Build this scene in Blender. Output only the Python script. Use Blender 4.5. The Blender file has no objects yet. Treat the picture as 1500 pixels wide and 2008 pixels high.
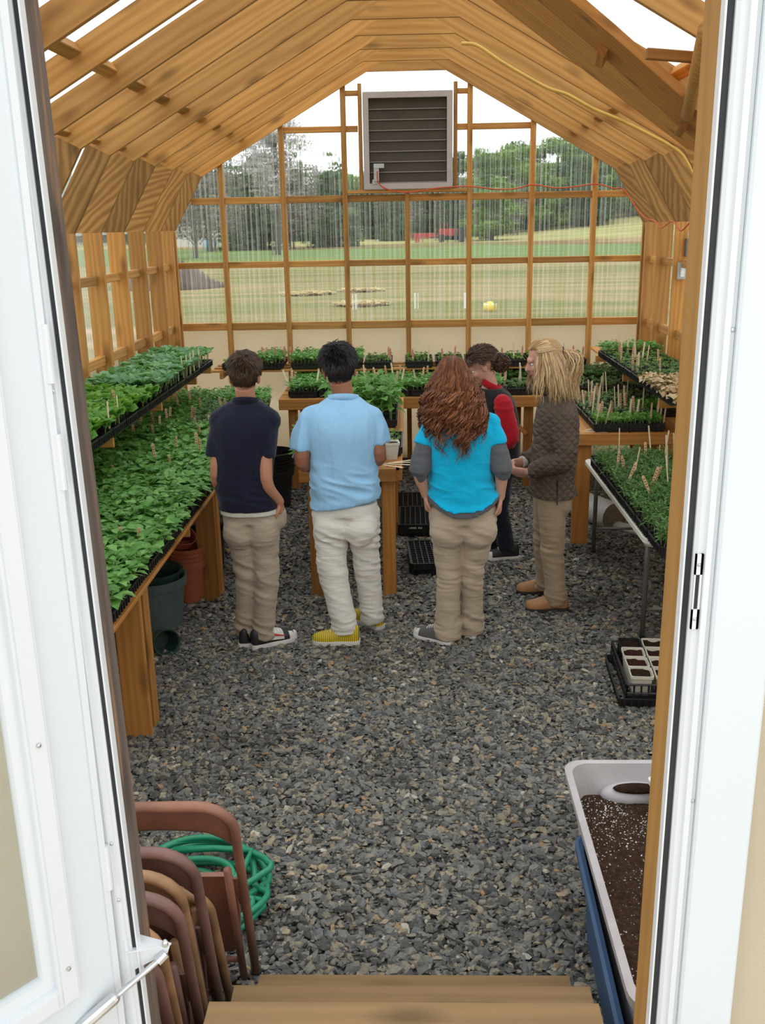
import bpy, math, random
import numpy as np
from mathutils import Vector, Matrix
C = bpy.context.scene.collection
PI = math.pi
V = lambda *a: np.array(a, float)

# ---------------------------------------------------------------- camera, world, exposure
CAM_H = 2.4
cam = bpy.data.cameras.new('camera'); cam_o = bpy.data.objects.new('camera', cam); C.objects.link(cam_o)
cam.sensor_fit = 'VERTICAL'; cam.sensor_height = 24.0; cam.lens = 1893.0 / 2008.0 * 24.0
cam.clip_start = 0.05; cam.clip_end = 1500
_R = np.array([[0.99953522, 0.00991641, -0.0288273], [0.02479957, 0.28544813, 0.95807325], [-0.01772934, 0.95834286, -0.28506954]])
_m = Matrix.Identity(4)
for _i in range(3):
    _m[_i][0] = _R[_i, 0]; _m[_i][1] = _R[_i, 1]; _m[_i][2] = -_R[_i, 2]
_m[2][3] = CAM_H
cam_o.matrix_world = _m
bpy.context.scene.camera = cam_o
world = bpy.data.worlds.new('overcast_sky'); bpy.context.scene.world = world
world.use_nodes = True
_bg = world.node_tree.nodes['Background']
_bg.inputs[0].default_value = (0.965, 0.99, 1.0, 1); _bg.inputs[1].default_value = 1.35
vs = bpy.context.scene.view_settings
vs.view_transform = 'Standard'; vs.look = 'None'; vs.gamma = 1.0; vs.use_curve_mapping = False
vs.exposure = 0.36
sun_d = bpy.data.lights.new('sun_through_cloud', 'SUN'); sun_o = bpy.data.objects.new('sun_through_cloud', sun_d); C.objects.link(sun_o)
sun_d.energy = 0.6; sun_d.angle = math.radians(50); sun_d.color = (1, 0.98, 0.95)
sun_o.rotation_euler = (math.radians(-32), math.radians(12), 0)   # soft light from above, behind the photographer
cy = bpy.context.scene.cycles
cy.max_bounces = 8; cy.diffuse_bounces = 5; cy.transparent_max_bounces = 12; cy.transmission_bounces = 6

# ---------------------------------------------------------------- node helpers
class NT:
    def __init__(s, name):
        s.m = bpy.data.materials.new(name); s.m.use_nodes = True
        s.t = s.m.node_tree; s.t.nodes.clear()
        s.out = s.t.nodes.new('ShaderNodeOutputMaterial')
    def n(s, typ, props=None, **ins):
        nd = s.t.nodes.new('ShaderNode' + typ)
        for k, v in (props or {}).items(): setattr(nd, k, v)
        for k, v in ins.items():
            key = int(k[1:]) if k[0] == '_' and k[1:].isdigit() else k.replace('_', ' ')
            s.set(nd, key, v)
        return nd
    def set(s, nd, key, v):
        i = nd.inputs[key]
        if hasattr(v, 'is_output'): s.t.links.new(v, i)
        elif hasattr(v, 'outputs'): s.t.links.new(v.outputs[0], i)
        else: i.default_value = v if not (isinstance(v, tuple) and len(v) == 3 and i.type == 'RGBA') else (*v, 1)
    def coord(s, kind='Object', scale=(1, 1, 1), rnd=False):
        tc = s.n('TexCoord')
        mp = s.n('Mapping', Vector=tc.outputs[kind], Scale=scale)
        if rnd:
            oi = s.n('ObjectInfo')
            mu = s.n('Math', {'operation': 'MULTIPLY'}, _0=oi.outputs['Random'], _1=37.0)
            cmb = s.n('CombineXYZ', X=mu, Y=mu, Z=mu)
            s.set(mp, 'Location', cmb)
        return mp
    def ramp(s, fac, stops, interp='LINEAR'):
        r = s.n('ValToRGB', Fac=fac); cr = r.color_ramp; cr.interpolation = interp
        while len(cr.elements) < len(stops): cr.elements.new(0.5)
        for e, (p, c) in zip(cr.elements, stops): e.position = p; e.color = (*c, 1) if len(c) == 3 else c
        return r
    def noise(s, vec, scale=5, detail=3, rough=0.5, dist=0.0):
        return s.n('TexNoise', Vector=vec, Scale=scale, Detail=detail, Roughness=rough, Distortion=dist)
    def mix(s, f, a, b, mode='MIX'):
        nd = s.n('Mix', {'data_type': 'RGBA', 'blend_type': mode})
        for idx, v in ((0, f), (6, a), (7, b)):
            i = nd.inputs[idx]
            if hasattr(v, 'is_output'): s.t.links.new(v, i)
            elif hasattr(v, 'outputs'): s.t.links.new(v.outputs[0], i)
            else: i.default_value = v if not isinstance(v, tuple) else (*v[:3], 1)
        return nd.outputs[2]
    def bump(s, h, strength=0.3, dist=0.01):
        return s.n('Bump', Height=h, Strength=strength, Distance=dist)
    def bsdf(s, col, rough=0.5, bump=None, spec=0.5, metal=0.0, **kw):
        b = s.n('BsdfPrincipled', Base_Color=col, Roughness=rough, Metallic=metal)
        b.inputs['Specular IOR Level'].default_value = spec
        if bump is not None: s.set(b, 'Normal', bump)
        for k, v in kw.items(): s.set(b, k.replace('_', ' '), v)
        s.t.links.new(b.outputs[0], s.out.inputs[0]); return b
    def surf(s, sh):
        s.t.links.new(sh.outputs[0], s.out.inputs[0]); return s.m

def plain(name, col, rough=0.5, var=0.12, scale=6, bump=0.0, bscale=60, metal=0.0, spec=0.5):
    t = NT(name); co = t.coord(rnd=True)
    nz = t.noise(co, scale, 4)
    lo = tuple(c * (1 - var) for c in col); hi = tuple(min(1, c * (1 + var)) for c in col)
    r = t.ramp(nz.outputs['Fac'], [(0.3, lo), (0.7, hi)])
    bp = None
    if bump: bp = t.bump(t.noise(co, bscale, 3).outputs['Fac'], bump, 0.004)
    t.bsdf(r, rough, bp, spec, metal); return t.m

def wood(name, light, dark, knots=0.7, rough=0.65, wear=None, stretch=1.0, grain=0.22):
    t = NT(name); co = t.coord(scale=(0.9 * stretch, 7, 7), rnd=True)
    w = t.noise(t.coord(scale=(1.2 * stretch, 34, 34), rnd=True), 1.3, 5, 0.6, 0.4)
    rings = t.n('TexWave', {'wave_type': 'RINGS', 'rings_direction': 'X'}, Vector=co, Scale=1.3, Distortion=9.0, Detail=3.0, Detail_Scale=0.7)
    blot = t.noise(t.coord(scale=(1.5, 5, 5), rnd=True), 1.2, 3, 0.5)
    f = t.n('Math', {'operation': 'MULTIPLY_ADD'}, _0=rings.outputs['Fac'], _1=grain, _2=0.0)
    f1 = t.n('Math', {'operation': 'MULTIPLY_ADD'}, _0=blot.outputs['Fac'], _1=0.35, _2=f)
    f2 = t.n('Math', {'operation': 'MULTIPLY_ADD'}, _0=w.outputs['Fac'], _1=0.45, _2=f1)
    mid = tuple((a + b) / 2 for a, b in zip(light, dark))
    r = t.ramp(f2, [(0.2, light), (0.5, mid), (0.8, dark)])
    oi = t.n('ObjectInfo')
    tone = t.ramp(oi.outputs['Random'], [(0.0, (0.70, 0.66, 0.62)), (0.5, (0.95, 0.95, 0.95)), (1.0, (1.2, 1.13, 1.0))])
    col = t.mix(1.0, r, tone, 'MULTIPLY')
    kc = t.coord(scale=(2.3, 6.5, 6.5), rnd=True)
    vo = t.n('TexVoronoi', Vector=kc, Scale=1.0)
    km = t.ramp(vo.outputs['Distance'], [(0.08, (1, 1, 1)), (0.27, (0, 0, 0))])
    kf = t.n('Math', {'operation': 'MULTIPLY'}, _0=km, _1=knots)
    col = t.mix(kf, col, tuple(c * 0.45 for c in dark))
    if wear:
        wn = t.noise(t.coord(scale=(1.2, 14, 14), rnd=True), 2.0, 6, 0.7)
        wf = t.ramp(wn.outputs['Fac'], [(0.52, (0, 0, 0)), (0.70, (1, 1, 1))])
        col = t.mix(wf, col, wear)
    bp = t.bump(f2, 0.1, 0.002)
    t.bsdf(col, rough, bp, 0.3); return t.m

def fabric(name, col, var=0.1, rough=0.9, weave=420, folds=0.25, st=(1, 1, 1.6)):
    t = NT(name); co = t.coord()
    nz = t.noise(co, 5, 4)
    r = t.ramp(nz.outputs['Fac'], [(0.3, tuple(c * (1 - var) for c in col)), (0.7, tuple(min(1, c * (1 + var)) for c in col))])
    wv = t.noise(co, weave, 1)
    fo = t.noise(t.coord(scale=st), 13, 2, 0.45, 0.8)
    h = t.n('Math', {'operation': 'MULTIPLY_ADD'}, _0=wv.outputs['Fac'], _1=0.05, _2=fo.outputs['Fac'])
    b = t.bsdf(r, rough, t.bump(h, folds, 0.02), 0.15)
    b.inputs['Sheen Weight'].default_value = 0.15
    return t.m

# ---------------------------------------------------------------- mesh helpers
class MB:
    """collects vertices, faces and material slots of one mesh"""
    def __init__(s): s.v = []; s.f = []; s.mi = []; s.n = 0
    def add(s, verts, faces, mi=0):
        verts = np.asarray(verts, float).reshape(-1, 3)
        s.v.append(verts)
        b = s.n
        for f in faces: s.f.append([b + int(i) for i in f]); s.mi.append(mi)
        s.n += len(verts); return s
    def verts(s): return np.concatenate(s.v) if s.v else np.zeros((0, 3))
    def box(s, lo, hi, mi=0):
        (x0, y0, z0), (x1, y1, z1) = lo, hi
        vs_ = [(x0, y0, z0), (x1, y0, z0), (x1, y1, z0), (x0, y1, z0), (x0, y0, z1), (x1, y0, z1), (x1, y1, z1), (x0, y1, z1)]
        return s.add(vs_, [(0, 3, 2, 1), (4, 5, 6, 7), (0, 1, 5, 4), (1, 2, 6, 5), (2, 3, 7, 6), (3, 0, 4, 7)], mi)
    def loft(s, rings, cap=True, mi=0, closed=True):
        """rings: list of (n,3) arrays of equal length"""
        n = len(rings[0]); vs_ = np.concatenate(rings); fs = []
        for k in range(len(rings) - 1):
            for i in range(n if closed else n - 1):
                j = (i + 1) % n
                fs.append((k * n + i, k * n + j, (k + 1) * n + j, (k + 1) * n + i))
        if cap and closed:
            fs.append(tuple(range(n - 1, -1, -1))); m = (len(rings) - 1) * n; fs.append(tuple(range(m, m + n)))
        return s.add(vs_, fs, mi)
    def tube(s, pts, rad, n=10, mi=0, dome=False, smooth=0, flat=1.0, up=None):
        pts = np.asarray(pts, float); rad = np.broadcast_to(np.asarray(rad, float), (len(pts),)).copy()
        if smooth and len(pts) > 2: pts, rad = crom(pts, rad, smooth)
        if dome:
            d0 = unit(pts[0] - pts[1]); d1 = unit(pts[-1] - pts[-2]); r0, r1 = rad[0], rad[-1]
            a = [(0.999, 0.05), (0.86, 0.5), (0.5, 0.86)]
            pre = [pts[0] + d0 * r0 * k for k, _ in a]; post = [pts[-1] + d1 * r1 * k for k, _ in reversed(a)]
            pts = np.concatenate([pre, pts, post]); rad = np.concatenate([[r0 * q for _, q in a], rad, [r1 * q for _, q in reversed(a)]])
        rings = []; u = None
        for i in range(len(pts)):
            d = unit(pts[min(i + 1, len(pts) - 1)] - pts[max(i - 1, 0)])
            if u is None:
                ref = V(0, 0, 1) if abs(d[2]) < 0.9 else V(0, 1, 0)
                if up is not None: ref = np.asarray(up, float)
                u = unit(ref - d * ref.dot(d))
            else: u = unit(u - d * u.dot(d))
            w = np.cross(d, u)
            a = np.arange(n) / n * 2 * PI
            rings.append(pts[i] + rad[i] * (np.cos(a)[:, None] * u * flat + np.sin(a)[:, None] * w))
        return s.loft(rings, True, mi)
    def ellipsoid(s, c, r, axes=None, nu=20, nv=12, mi=0):
        A = np.eye(3) if axes is None else np.asarray(axes, float)
        rings = []
        for k in range(nv + 1):
            t_ = -PI / 2 + PI * k / nv; ct = max(math.cos(t_), 0.02)
            a = np.arange(nu) / nu * 2 * PI
            loc = np.stack([r[0] * ct * np.cos(a), r[1] * ct * np.sin(a), np.full(nu, r[2] * math.sin(t_))], 1)
            rings.append(np.asarray(c) + loc @ A)
        return s.loft(rings, True, mi)
    def lathe(s, prof, c=(0, 0, 0), n=24, mi=0, cap=False):
        a = np.arange(n) / n * 2 * PI
        rings = [np.stack([c[0] + r * np.cos(a), c[1] + r * np.sin(a), np.full(n, c[2] + z)], 1) for r, z in prof]
        return s.loft(rings, cap, mi)
    def build(s, name, mats, parent=None, loc=(0, 0, 0), rot=(0, 0, 0), smooth=False, mw=None):
        me = bpy.data.meshes.new(name); me.from_pydata([tuple(p) for p in s.verts()], [], s.f)
        mats = mats if isinstance(mats, (list, tuple)) else [mats]
        for m in mats: me.materials.append(m)
        if len(mats) > 1: me.polygons.foreach_set('material_index', s.mi)
        if smooth: me.shade_smooth()
        me.update()
        return link(name, me, parent, loc, rot, mw)

def unit(v): return v / (np.linalg.norm(v) + 1e-12)
def link(name, me, parent=None, loc=(0, 0, 0), rot=(0, 0, 0), mw=None):
    o = bpy.data.objects.new(name, me); C.objects.link(o)
    o.location = loc; o.rotation_euler = rot
    if mw is not None: o.matrix_basis = mw
    if parent is not None: o.parent = parent
    return o
def crom(pts, rad, k):
    P = np.concatenate([[2 * pts[0] - pts[1]], pts, [2 * pts[-1] - pts[-2]]]); R_ = np.concatenate([[rad[0]], rad, [rad[-1]]])
    op, orr = [], []
    for i in range(1, len(P) - 2):
        for j in range(k):
            t = j / k
            b = V(-t + 2 * t**2 - t**3, 2 - 5 * t**2 + 3 * t**3, t + 4 * t**2 - 3 * t**3, -t**2 + t**3) / 2
            op.append(b @ P[i - 1:i + 3]); orr.append(max(1e-4, b @ R_[i - 1:i + 3]))
    op.append(pts[-1]); orr.append(rad[-1]); return np.array(op), np.array(orr)

def np_mesh(name, verts, faces, mats, mi=None, smooth=False):
    """verts (N,3); faces: list of int arrays (M,k) of constant k each"""
    me = bpy.data.meshes.new(name)
    me.vertices.add(len(verts)); me.vertices.foreach_set('co', np.asarray(verts, np.float32).ravel())
    li = np.concatenate([f.ravel() for f in faces]).astype(np.int32)
    tot = np.concatenate([np.full(len(f), f.shape[1]) for f in faces]).astype(np.int32)
    st = np.concatenate([[0], np.cumsum(tot)[:-1]]).astype(np.int32)
    me.loops.add(len(li)); me.loops.foreach_set('vertex_index', li)
    me.polygons.add(len(tot)); me.polygons.foreach_set('loop_start', st); me.polygons.foreach_set('loop_total', tot)
    for m in (mats if isinstance(mats, (list, tuple)) else [mats]): me.materials.append(m)
    if mi is not None: me.polygons.foreach_set('material_index', np.asarray(mi, np.int32))
    me.polygons.foreach_set('use_smooth', np.full(len(tot), smooth))
    me.update(calc_edges=True); me.validate()
    return me

def tag(o, label=None, cat=None, group=None, kind=None):
    if label: o['label'] = label
    if cat: o['category'] = cat
    if group: o['group'] = group
    if kind: o['kind'] = kind
    return o
def empty(name, loc=(0, 0, 0), rotz=0.0):
    o = bpy.data.objects.new(name, None); C.objects.link(o); o.location = loc; o.rotation_euler = (0, 0, rotz)
    o.empty_display_size = 0.1; return o
_tn = [0]
def trim(): _tn[0] += 1; return f'trim_{_tn[0]}'
def copy_tree(src, loc, rotz=None, parent=None):
    c = src.copy(); C.objects.link(c)
    if parent is not None: c.parent = parent
    if loc is not None: c.location = loc
    if rotz is not None: c.rotation_euler = (0, 0, rotz)
    for ch in list(src.children): copy_tree(ch, None, None, c)
    return c

def board(name, p0, p1, w, t, mat, parent=None, wdir=(0, 0, 1), ch=0.004, base=(0, 0, 0)):
    """a sawn board from p0 to p1: w along wdir, t across; local X runs along the grain"""
    p0 = np.asarray(p0, float); p1 = np.asarray(p1, float); d = unit(p1 - p0); L = np.linalg.norm(p1 - p0)
    wd = np.asarray(wdir, float); wd = unit(wd - d * wd.dot(d)); td = np.cross(d, wd)
    a, b = t / 2, w / 2; ch = min(ch, a * 0.4)
    sec = [(-a + ch, -b), (a - ch, -b), (a, -b + ch), (a, b - ch), (a - ch, b), (-a + ch, b), (-a, b - ch), (-a, -b + ch)]
    m = MB(); m.loft([np.array([(x, y, z) for y, z in sec]) for x in (-L / 2, L / 2)])
    mw = Matrix(((d[0], td[0], wd[0], (p0[0] + p1[0]) / 2 - base[0]), (d[1], td[1], wd[1], (p0[1] + p1[1]) / 2 - base[1]),
                 (d[2], td[2], wd[2], (p0[2] + p1[2]) / 2 - base[2]), (0, 0, 0, 1)))
    return m.build(name, mat, parent, mw=mw)
def polyboard(name, poly, y0, y1, mat, parent=None, grain=None):
    """a board cut to a polygon in the XZ plane between y0 and y1, grain along the longest edge"""
    P = np.array([(x, 0, z) for x, z in poly], float); c = P.mean(0); c[1] = (y0 + y1) / 2
    if grain is None:
        e = [(np.linalg.norm(P[(i + 1) % len(P)] - P[i]), i) for i in range(len(P))]; i = max(e)[1]; d = unit(P[(i + 1) % len(P)] - P[i])
    else: d = unit(np.array([grain[0], 0, grain[1]], float))
    z = np.cross(d, V(0, 1, 0)); h = (y1 - y0) / 2
    loc = [((p - V(c[0], 0, c[2])) @ d, (p - V(c[0], 0, c[2])) @ z) for p in P]
    n = len(P); m = MB(); m.loft([np.array([(a, s_, b) for a, b in loc]) for s_ in (-h, h)])
    mw = Matrix(((d[0], 0, z[0], c[0]), (d[1], 1, z[1], c[1]), (d[2], 0, z[2], c[2]), (0, 0, 0, 1)))
    return m.build(name, mat, parent, mw=mw)

rng = np.random.default_rng(7); random.seed(7)
ORD = ['first', 'second', 'third', 'fourth', 'fifth', 'sixth', 'seventh', 'eighth', 'ninth', 'tenth', 'eleventh', 'twelfth', 'thirteenth',
       'fourteenth', 'fifteenth', 'sixteenth', 'seventeenth', 'eighteenth', 'nineteenth', 'twentieth', 'twenty-first', 'twenty-second', 'twenty-third', 'twenty-fourth', 'twenty-fifth', 'twenty-sixth', 'twenty-seventh', 'twenty-eighth', 'twenty-ninth', 'thirtieth']

def vnoise(P):
    """smooth value noise in [-1,1] for an (N,3) array"""
    P = np.asarray(P, float); i = np.floor(P).astype(np.int64); f = P - i; f = f * f * (3 - 2 * f)
    def h(a, b, c):
        n = (a * 374761393 + b * 668265263 + c * 2147483647 * 3 + 1013904223) & 0xffffffff
        n = ((n ^ (n >> 13)) * 1274126177) & 0xffffffff; n = n ^ (n >> 16)
        return (n & 0xffff) / 32767.5 - 1
    r = 0
    for dx in (0, 1):
        for dy in (0, 1):
            for dz in (0, 1):
                w = (f[:, 0] if dx else 1 - f[:, 0]) * (f[:, 1] if dy else 1 - f[:, 1]) * (f[:, 2] if dz else 1 - f[:, 2])
                r = r + w * h(i[:, 0] + dx, i[:, 1] + dy, i[:, 2] + dz)
    return r
# ---------------------------------------------------------------- materials
W_PINE = wood('treated_pine', (0.66, 0.365, 0.115), (0.40, 0.185, 0.048))
W_PLY = wood('gusset_pine', (0.50, 0.29, 0.095), (0.27, 0.135, 0.038), stretch=2.4, grain=0.42)
W_BENCH = wood('bench_pine', (0.56, 0.27, 0.075), (0.36, 0.15, 0.035))
W_GREY = wood('weathered_post', (0.20, 0.155, 0.135), (0.095, 0.076, 0.068), wear=(0.34, 0.19, 0.09))
W_JAMB = wood('golden_jamb', (0.46, 0.25, 0.075), (0.33, 0.165, 0.045), knots=0.15)
W_STEP = wood('step_boards', (0.36, 0.235, 0.115), (0.25, 0.155, 0.072))
W_STICK = plain('craft_stick', (0.72, 0.50, 0.30), 0.7, 0.15, 30)
W_STICK2 = plain('pale_stick', (0.80, 0.66, 0.46), 0.7, 0.12, 30)
W_STICK3 = plain('pink_stick', (0.74, 0.36, 0.27), 0.7, 0.2, 40)
INK = plain('red_ink', (0.35, 0.06, 0.05), 0.7)
def cream_mat():
    t = NT('cream_panel'); nz = t.noise(t.coord(), 2, 3); r = t.ramp(nz.outputs['Fac'], [(0.3, (0.80, 0.735, 0.60)), (0.7, (0.83, 0.765, 0.63))])
    d = t.n('BsdfPrincipled', Base_Color=r, Roughness=0.5); tl = t.n('BsdfTranslucent', Color=r)
    return t.surf(t.n('MixShader', Fac=0.58, _1=d, _2=tl))
CREAM = cream_mat()
WHITE_AL = plain('white_aluminium', (0.70, 0.73, 0.76), 0.35, 0.02, 2)
WHITE_DOOR = plain('white_door_skin', (0.66, 0.71, 0.745), 0.4, 0.02, 2, bump=0.05, bscale=300)
RUBBER = plain('black_gasket', (0.025, 0.026, 0.03), 0.6, 0.2, 30)
STEEL = plain('zinc_steel', (0.62, 0.63, 0.65), 0.3, 0.15, 20, metal=0.9)
STEEL_D = plain('dark_steel_tube', (0.16, 0.15, 0.14), 0.4, 0.1, 20, metal=0.3)
ALU = plain('mill_aluminium', (0.50, 0.47, 0.46), 0.45, 0.06, 10, metal=0.3)
LOUVER = plain('louver_blade', (0.055, 0.046, 0.034), 0.5, 0.12, 4)
BLADE_LIP = plain('blade_lip', (0.30, 0.28, 0.27), 0.4, 0.1, 6)
GREYBOX = plain('grey_motor', (0.55, 0.58, 0.60), 0.45, 0.08, 20)
BLACK_PL = plain('black_plastic', (0.014, 0.015, 0.016), 0.38, 0.15, 20)
DARKGREEN_PL = plain('dark_green_plastic', (0.018, 0.05, 0.035), 0.45, 0.15, 12)
GREYGREEN_PL = plain('grey_green_plastic', (0.10, 0.14, 0.14), 0.5, 0.12, 12)
TERRA = plain('terracotta_plastic', (0.42, 0.125, 0.055), 0.6, 0.12, 14)
TERRA_D = plain('red_clay_plastic', (0.33, 0.07, 0.04), 0.55, 0.12, 14)
WHITE_PL = plain('white_pot_plastic', (0.74, 0.70, 0.60), 0.45, 0.08, 14)
TABLE_PL = plain('white_table_plastic', (0.74, 0.72, 0.64), 0.45, 0.04, 8)
GREY_BIN = plain('pale_grey_bin', (0.52, 0.49, 0.51), 0.45, 0.1, 10)
BLUE_BIN = plain('blue_bin', (0.045, 0.11, 0.24), 0.45, 0.1, 8)
GREEN_BOX = plain('green_box', (0.03, 0.12, 0.09), 0.4, 0.1, 8)
CHAIR_A = plain('brown_enamel', (0.30, 0.135, 0.092), 0.42, 0.22, 9, bump=0.05, bscale=120)
CHAIR_B = plain('mauve_brown_enamel', (0.215, 0.115, 0.098), 0.42, 0.22, 9, bump=0.05, bscale=120)
CHAIR_C = plain('tan_enamel', (0.36, 0.20, 0.10), 0.45, 0.3, 12, bump=0.05, bscale=120)
ORANGE = plain('orange_cord', (0.62, 0.10, 0.025), 0.5)
YELLOW = plain('yellow_cable', (0.72, 0.46, 0.10), 0.5)
WHITE_STAKE = plain('white_stake', (0.85, 0.86, 0.85), 0.6)

def hose_mat():
    t = NT('green_hose'); co = t.n('TexCoord')
    sep = t.n('SeparateXYZ', Vector=co.outputs['UV'])
    r = t.ramp(sep.outputs[0], [(0.0, (0.012, 0.27, 0.15)), (0.455, (0.012, 0.27, 0.15)), (0.47, (0.30, 0.26, 0.05)), (0.53, (0.30, 0.26, 0.05)), (0.545, (0.012, 0.27, 0.15))], 'CONSTANT')
    t.bsdf(r, 0.35); return t.m
HOSE = hose_mat()

def soil_mat(name, perlite=0.0, col=(0.045, 0.026, 0.016)):
    t = NT(name); co = t.coord(rnd=True)
    a = t.noise(co, 55, 6, 0.7); b = t.noise(co, 7, 3)
    r = t.ramp(a.outputs['Fac'], [(0.35, tuple(c * 0.45 for c in col)), (0.6, col), (0.8, tuple(c * 2.1 for c in col))])
    col2 = r
    if perlite:
        vo = t.n('TexVoronoi', Vector=co, Scale=120)
        m1 = t.ramp(vo.outputs['Distance'], [(0.16, (1, 1, 1)), (0.24, (0, 0, 0))])
        m2 = t.ramp(b.outputs['Fac'], [(0.40, (0, 0, 0)), (0.62, (1, 1, 1))])
        sep = t.n('SeparateColor', Color=vo.outputs['Color'])
        m3 = t.n('Math', {'operation': 'GREATER_THAN'}, _0=sep.outputs[0], _1=0.55)
        f = t.n('Math', {'operation': 'MULTIPLY'}, _0=m1, _1=m2); f = t.n('Math', {'operation': 'MULTIPLY'}, _0=f, _1=m3)
        f = t.n('Math', {'operation': 'MULTIPLY'}, _0=f, _1=perlite)
        col2 = t.mix(f, r, (0.72, 0.70, 0.68))
    t.bsdf(col2, 0.95, t.bump(a.outputs['Fac'], 0.9, 0.012), 0.1); return t.m
SOIL = soil_mat('potting_soil'); SOIL_P = soil_mat('perlite_soil', 1.0, (0.075, 0.042, 0.027)); SOIL_R = soil_mat('reddish_soil', 0.4, (0.06, 0.025, 0.018))

def leaf_mat(name, a, b, c, tr=0.35):
    t = NT(name); g = t.n('NewGeometry')
    r = t.ramp(g.outputs['Random Per Island'], [(0.0, a), (0.55, b), (1.0, c)])
    d = t.n('BsdfPrincipled', Base_Color=r, Roughness=0.45); d.inputs['Specular IOR Level'].default_value = 0.35
    tl = t.n('BsdfTranslucent', Color=t.mix(0.5, r, (0.25, 0.5, 0.05)))
    return t.surf(t.n('MixShader', Fac=tr, _1=d, _2=tl))
LEAF_A = leaf_mat('leaf_mid_green', (0.085, 0.235, 0.045), (0.14, 0.355, 0.08), (0.24, 0.49, 0.13))
LEAF_B = leaf_mat('leaf_blue_green', (0.10, 0.25, 0.115), (0.17, 0.37, 0.18), (0.30, 0.52, 0.29))
LEAF_L = leaf_mat('leaf_lettuce', (0.07, 0.21, 0.03), (0.135, 0.34, 0.04), (0.21, 0.44, 0.06))
LEAF_C = leaf_mat('leaf_small', (0.05, 0.14, 0.022), (0.11, 0.24, 0.035), (0.19, 0.34, 0.06))
LEAF_D = leaf_mat('leaf_tomato', (0.045, 0.13, 0.03), (0.085, 0.21, 0.05), (0.14, 0.29, 0.08))
LEAF_P = leaf_mat('leaf_pepper', (0.10, 0.27, 0.05), (0.17, 0.39, 0.08), (0.28, 0.50, 0.15))
LEAF_E = leaf_mat('leaf_dry', (0.30, 0.17, 0.07), (0.52, 0.36, 0.17), (0.70, 0.56, 0.34), 0.15)
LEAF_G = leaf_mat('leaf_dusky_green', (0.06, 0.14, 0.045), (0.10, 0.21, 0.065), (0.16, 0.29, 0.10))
STEM = plain('pale_stem', (0.28, 0.42, 0.14), 0.6); STEM_T = plain('tomato_stem', (0.16, 0.22, 0.08), 0.6); STEM_R = plain('dry_stem', (0.33, 0.20, 0.09), 0.7)

def poly_mat(name, kind):
    """corrugated polycarbonate sheet: 'clear' distorts what is behind it, 'milky' only lets light through"""
    t = NT(name)
    if kind == 'clear':
        co = t.coord(); nz = t.noise(t.coord(scale=(38, 1, 0.35)), 1.0, 3, 0.6)
        f0 = t.ramp(nz.outputs['Fac'], [(0.42, (0.02, 0.02, 0.02)), (0.75, (0.20, 0.20, 0.20))])
        wv = t.n('TexWave', {'wave_type': 'BANDS', 'bands_direction': 'X'}, Vector=co, Scale=6.3, Distortion=0.6, Detail=1.0)
        f1 = t.ramp(wv.outputs['Fac'], [(0.7, (0, 0, 0)), (0.98, (0.10, 0.10, 0.10))])
        f = t.n('Math', {'operation': 'ADD', 'use_clamp': True}, _0=f0, _1=f1)
        tr = t.n('BsdfTransparent', Color=(0.93, 0.95, 0.94)); rf = t.n('BsdfRefraction', Color=(0.95, 0.97, 0.96), Roughness=0.0, IOR=1.009)
        m1 = t.n('MixShader', Fac=0.62, _1=tr, _2=rf)
        tl = t.n('BsdfTranslucent', Color=(0.92, 0.94, 0.95))
        return t.surf(t.n('MixShader', Fac=f, _1=m1, _2=tl))
    tr = t.n('BsdfTransparent', Color=(0.80, 0.82, 0.82)); tl = t.n('BsdfTranslucent', Color=(0.86, 0.88, 0.88))
    m1 = t.n('MixShader', Fac=0.35, _1=tr, _2=tl)
    gl = t.n('BsdfGlossy', Color=(1, 1, 1), Roughness=0.25)
    return t.surf(t.n('MixShader', Fac=0.04, _1=m1, _2=gl))
POLY_C = poly_mat('clear_corrugated', 'clear'); POLY_M = poly_mat('roof_sheet', 'milky')
def glass_mat():
    t = NT('pane_glass'); tr = t.n('BsdfTransparent', Color=(0.9, 0.93, 0.93)); gl = t.n('BsdfGlossy', Color=(1, 1, 1), Roughness=0.03)
    return t.surf(t.n('MixShader', Fac=0.12, _1=tr, _2=gl))
GLASS = glass_mat()
def film_mat():
    t = NT('plastic_film'); co = t.coord(scale=(3, 1, 1)); nz = t.noise(co, 14, 4, 0.6, 1.0)
    t.bsdf((0.62, 0.62, 0.60), 0.22, t.bump(nz.outputs['Fac'], 0.6, 0.02), 0.6); return t.m
FILM = film_mat()

def gravel_mat():
    t = NT('slate_gravel'); g = t.n('NewGeometry')
    r = t.ramp(g.outputs['Random Per Island'], [(0.0, (0.075, 0.076, 0.074)), (0.28, (0.14, 0.142, 0.14)), (0.5, (0.205, 0.205, 0.195)), (0.68, (0.25, 0.246, 0.228)), (0.72, (0.16, 0.178, 0.205)), (0.76, (0.29, 0.275, 0.235)), (0.90, (0.32, 0.275, 0.205)), (0.955, (0.42, 0.36, 0.27)), (0.975, (0.40, 0.235, 0.11)), (0.99, (0.55, 0.52, 0.46))])
    nz = t.noise(t.coord(), 90, 3); rr = t.ramp(nz.outputs['Fac'], [(0.3, (0.68, 0.68, 0.66)), (0.7, (1.05, 1.04, 1.0))])
    damp = t.noise(t.coord(), 1.1, 4, 0.6); dr = t.ramp(damp.outputs['Fac'], [(0.33, (0.62, 0.60, 0.58)), (0.46, (1, 1, 1))])
    c = t.mix(1.0, t.mix(1.0, r, rr, 'MULTIPLY'), dr, 'MULTIPLY')
    t.bsdf(c, 0.75, None, 0.3); return t.m
GRAVEL = gravel_mat()
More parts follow.
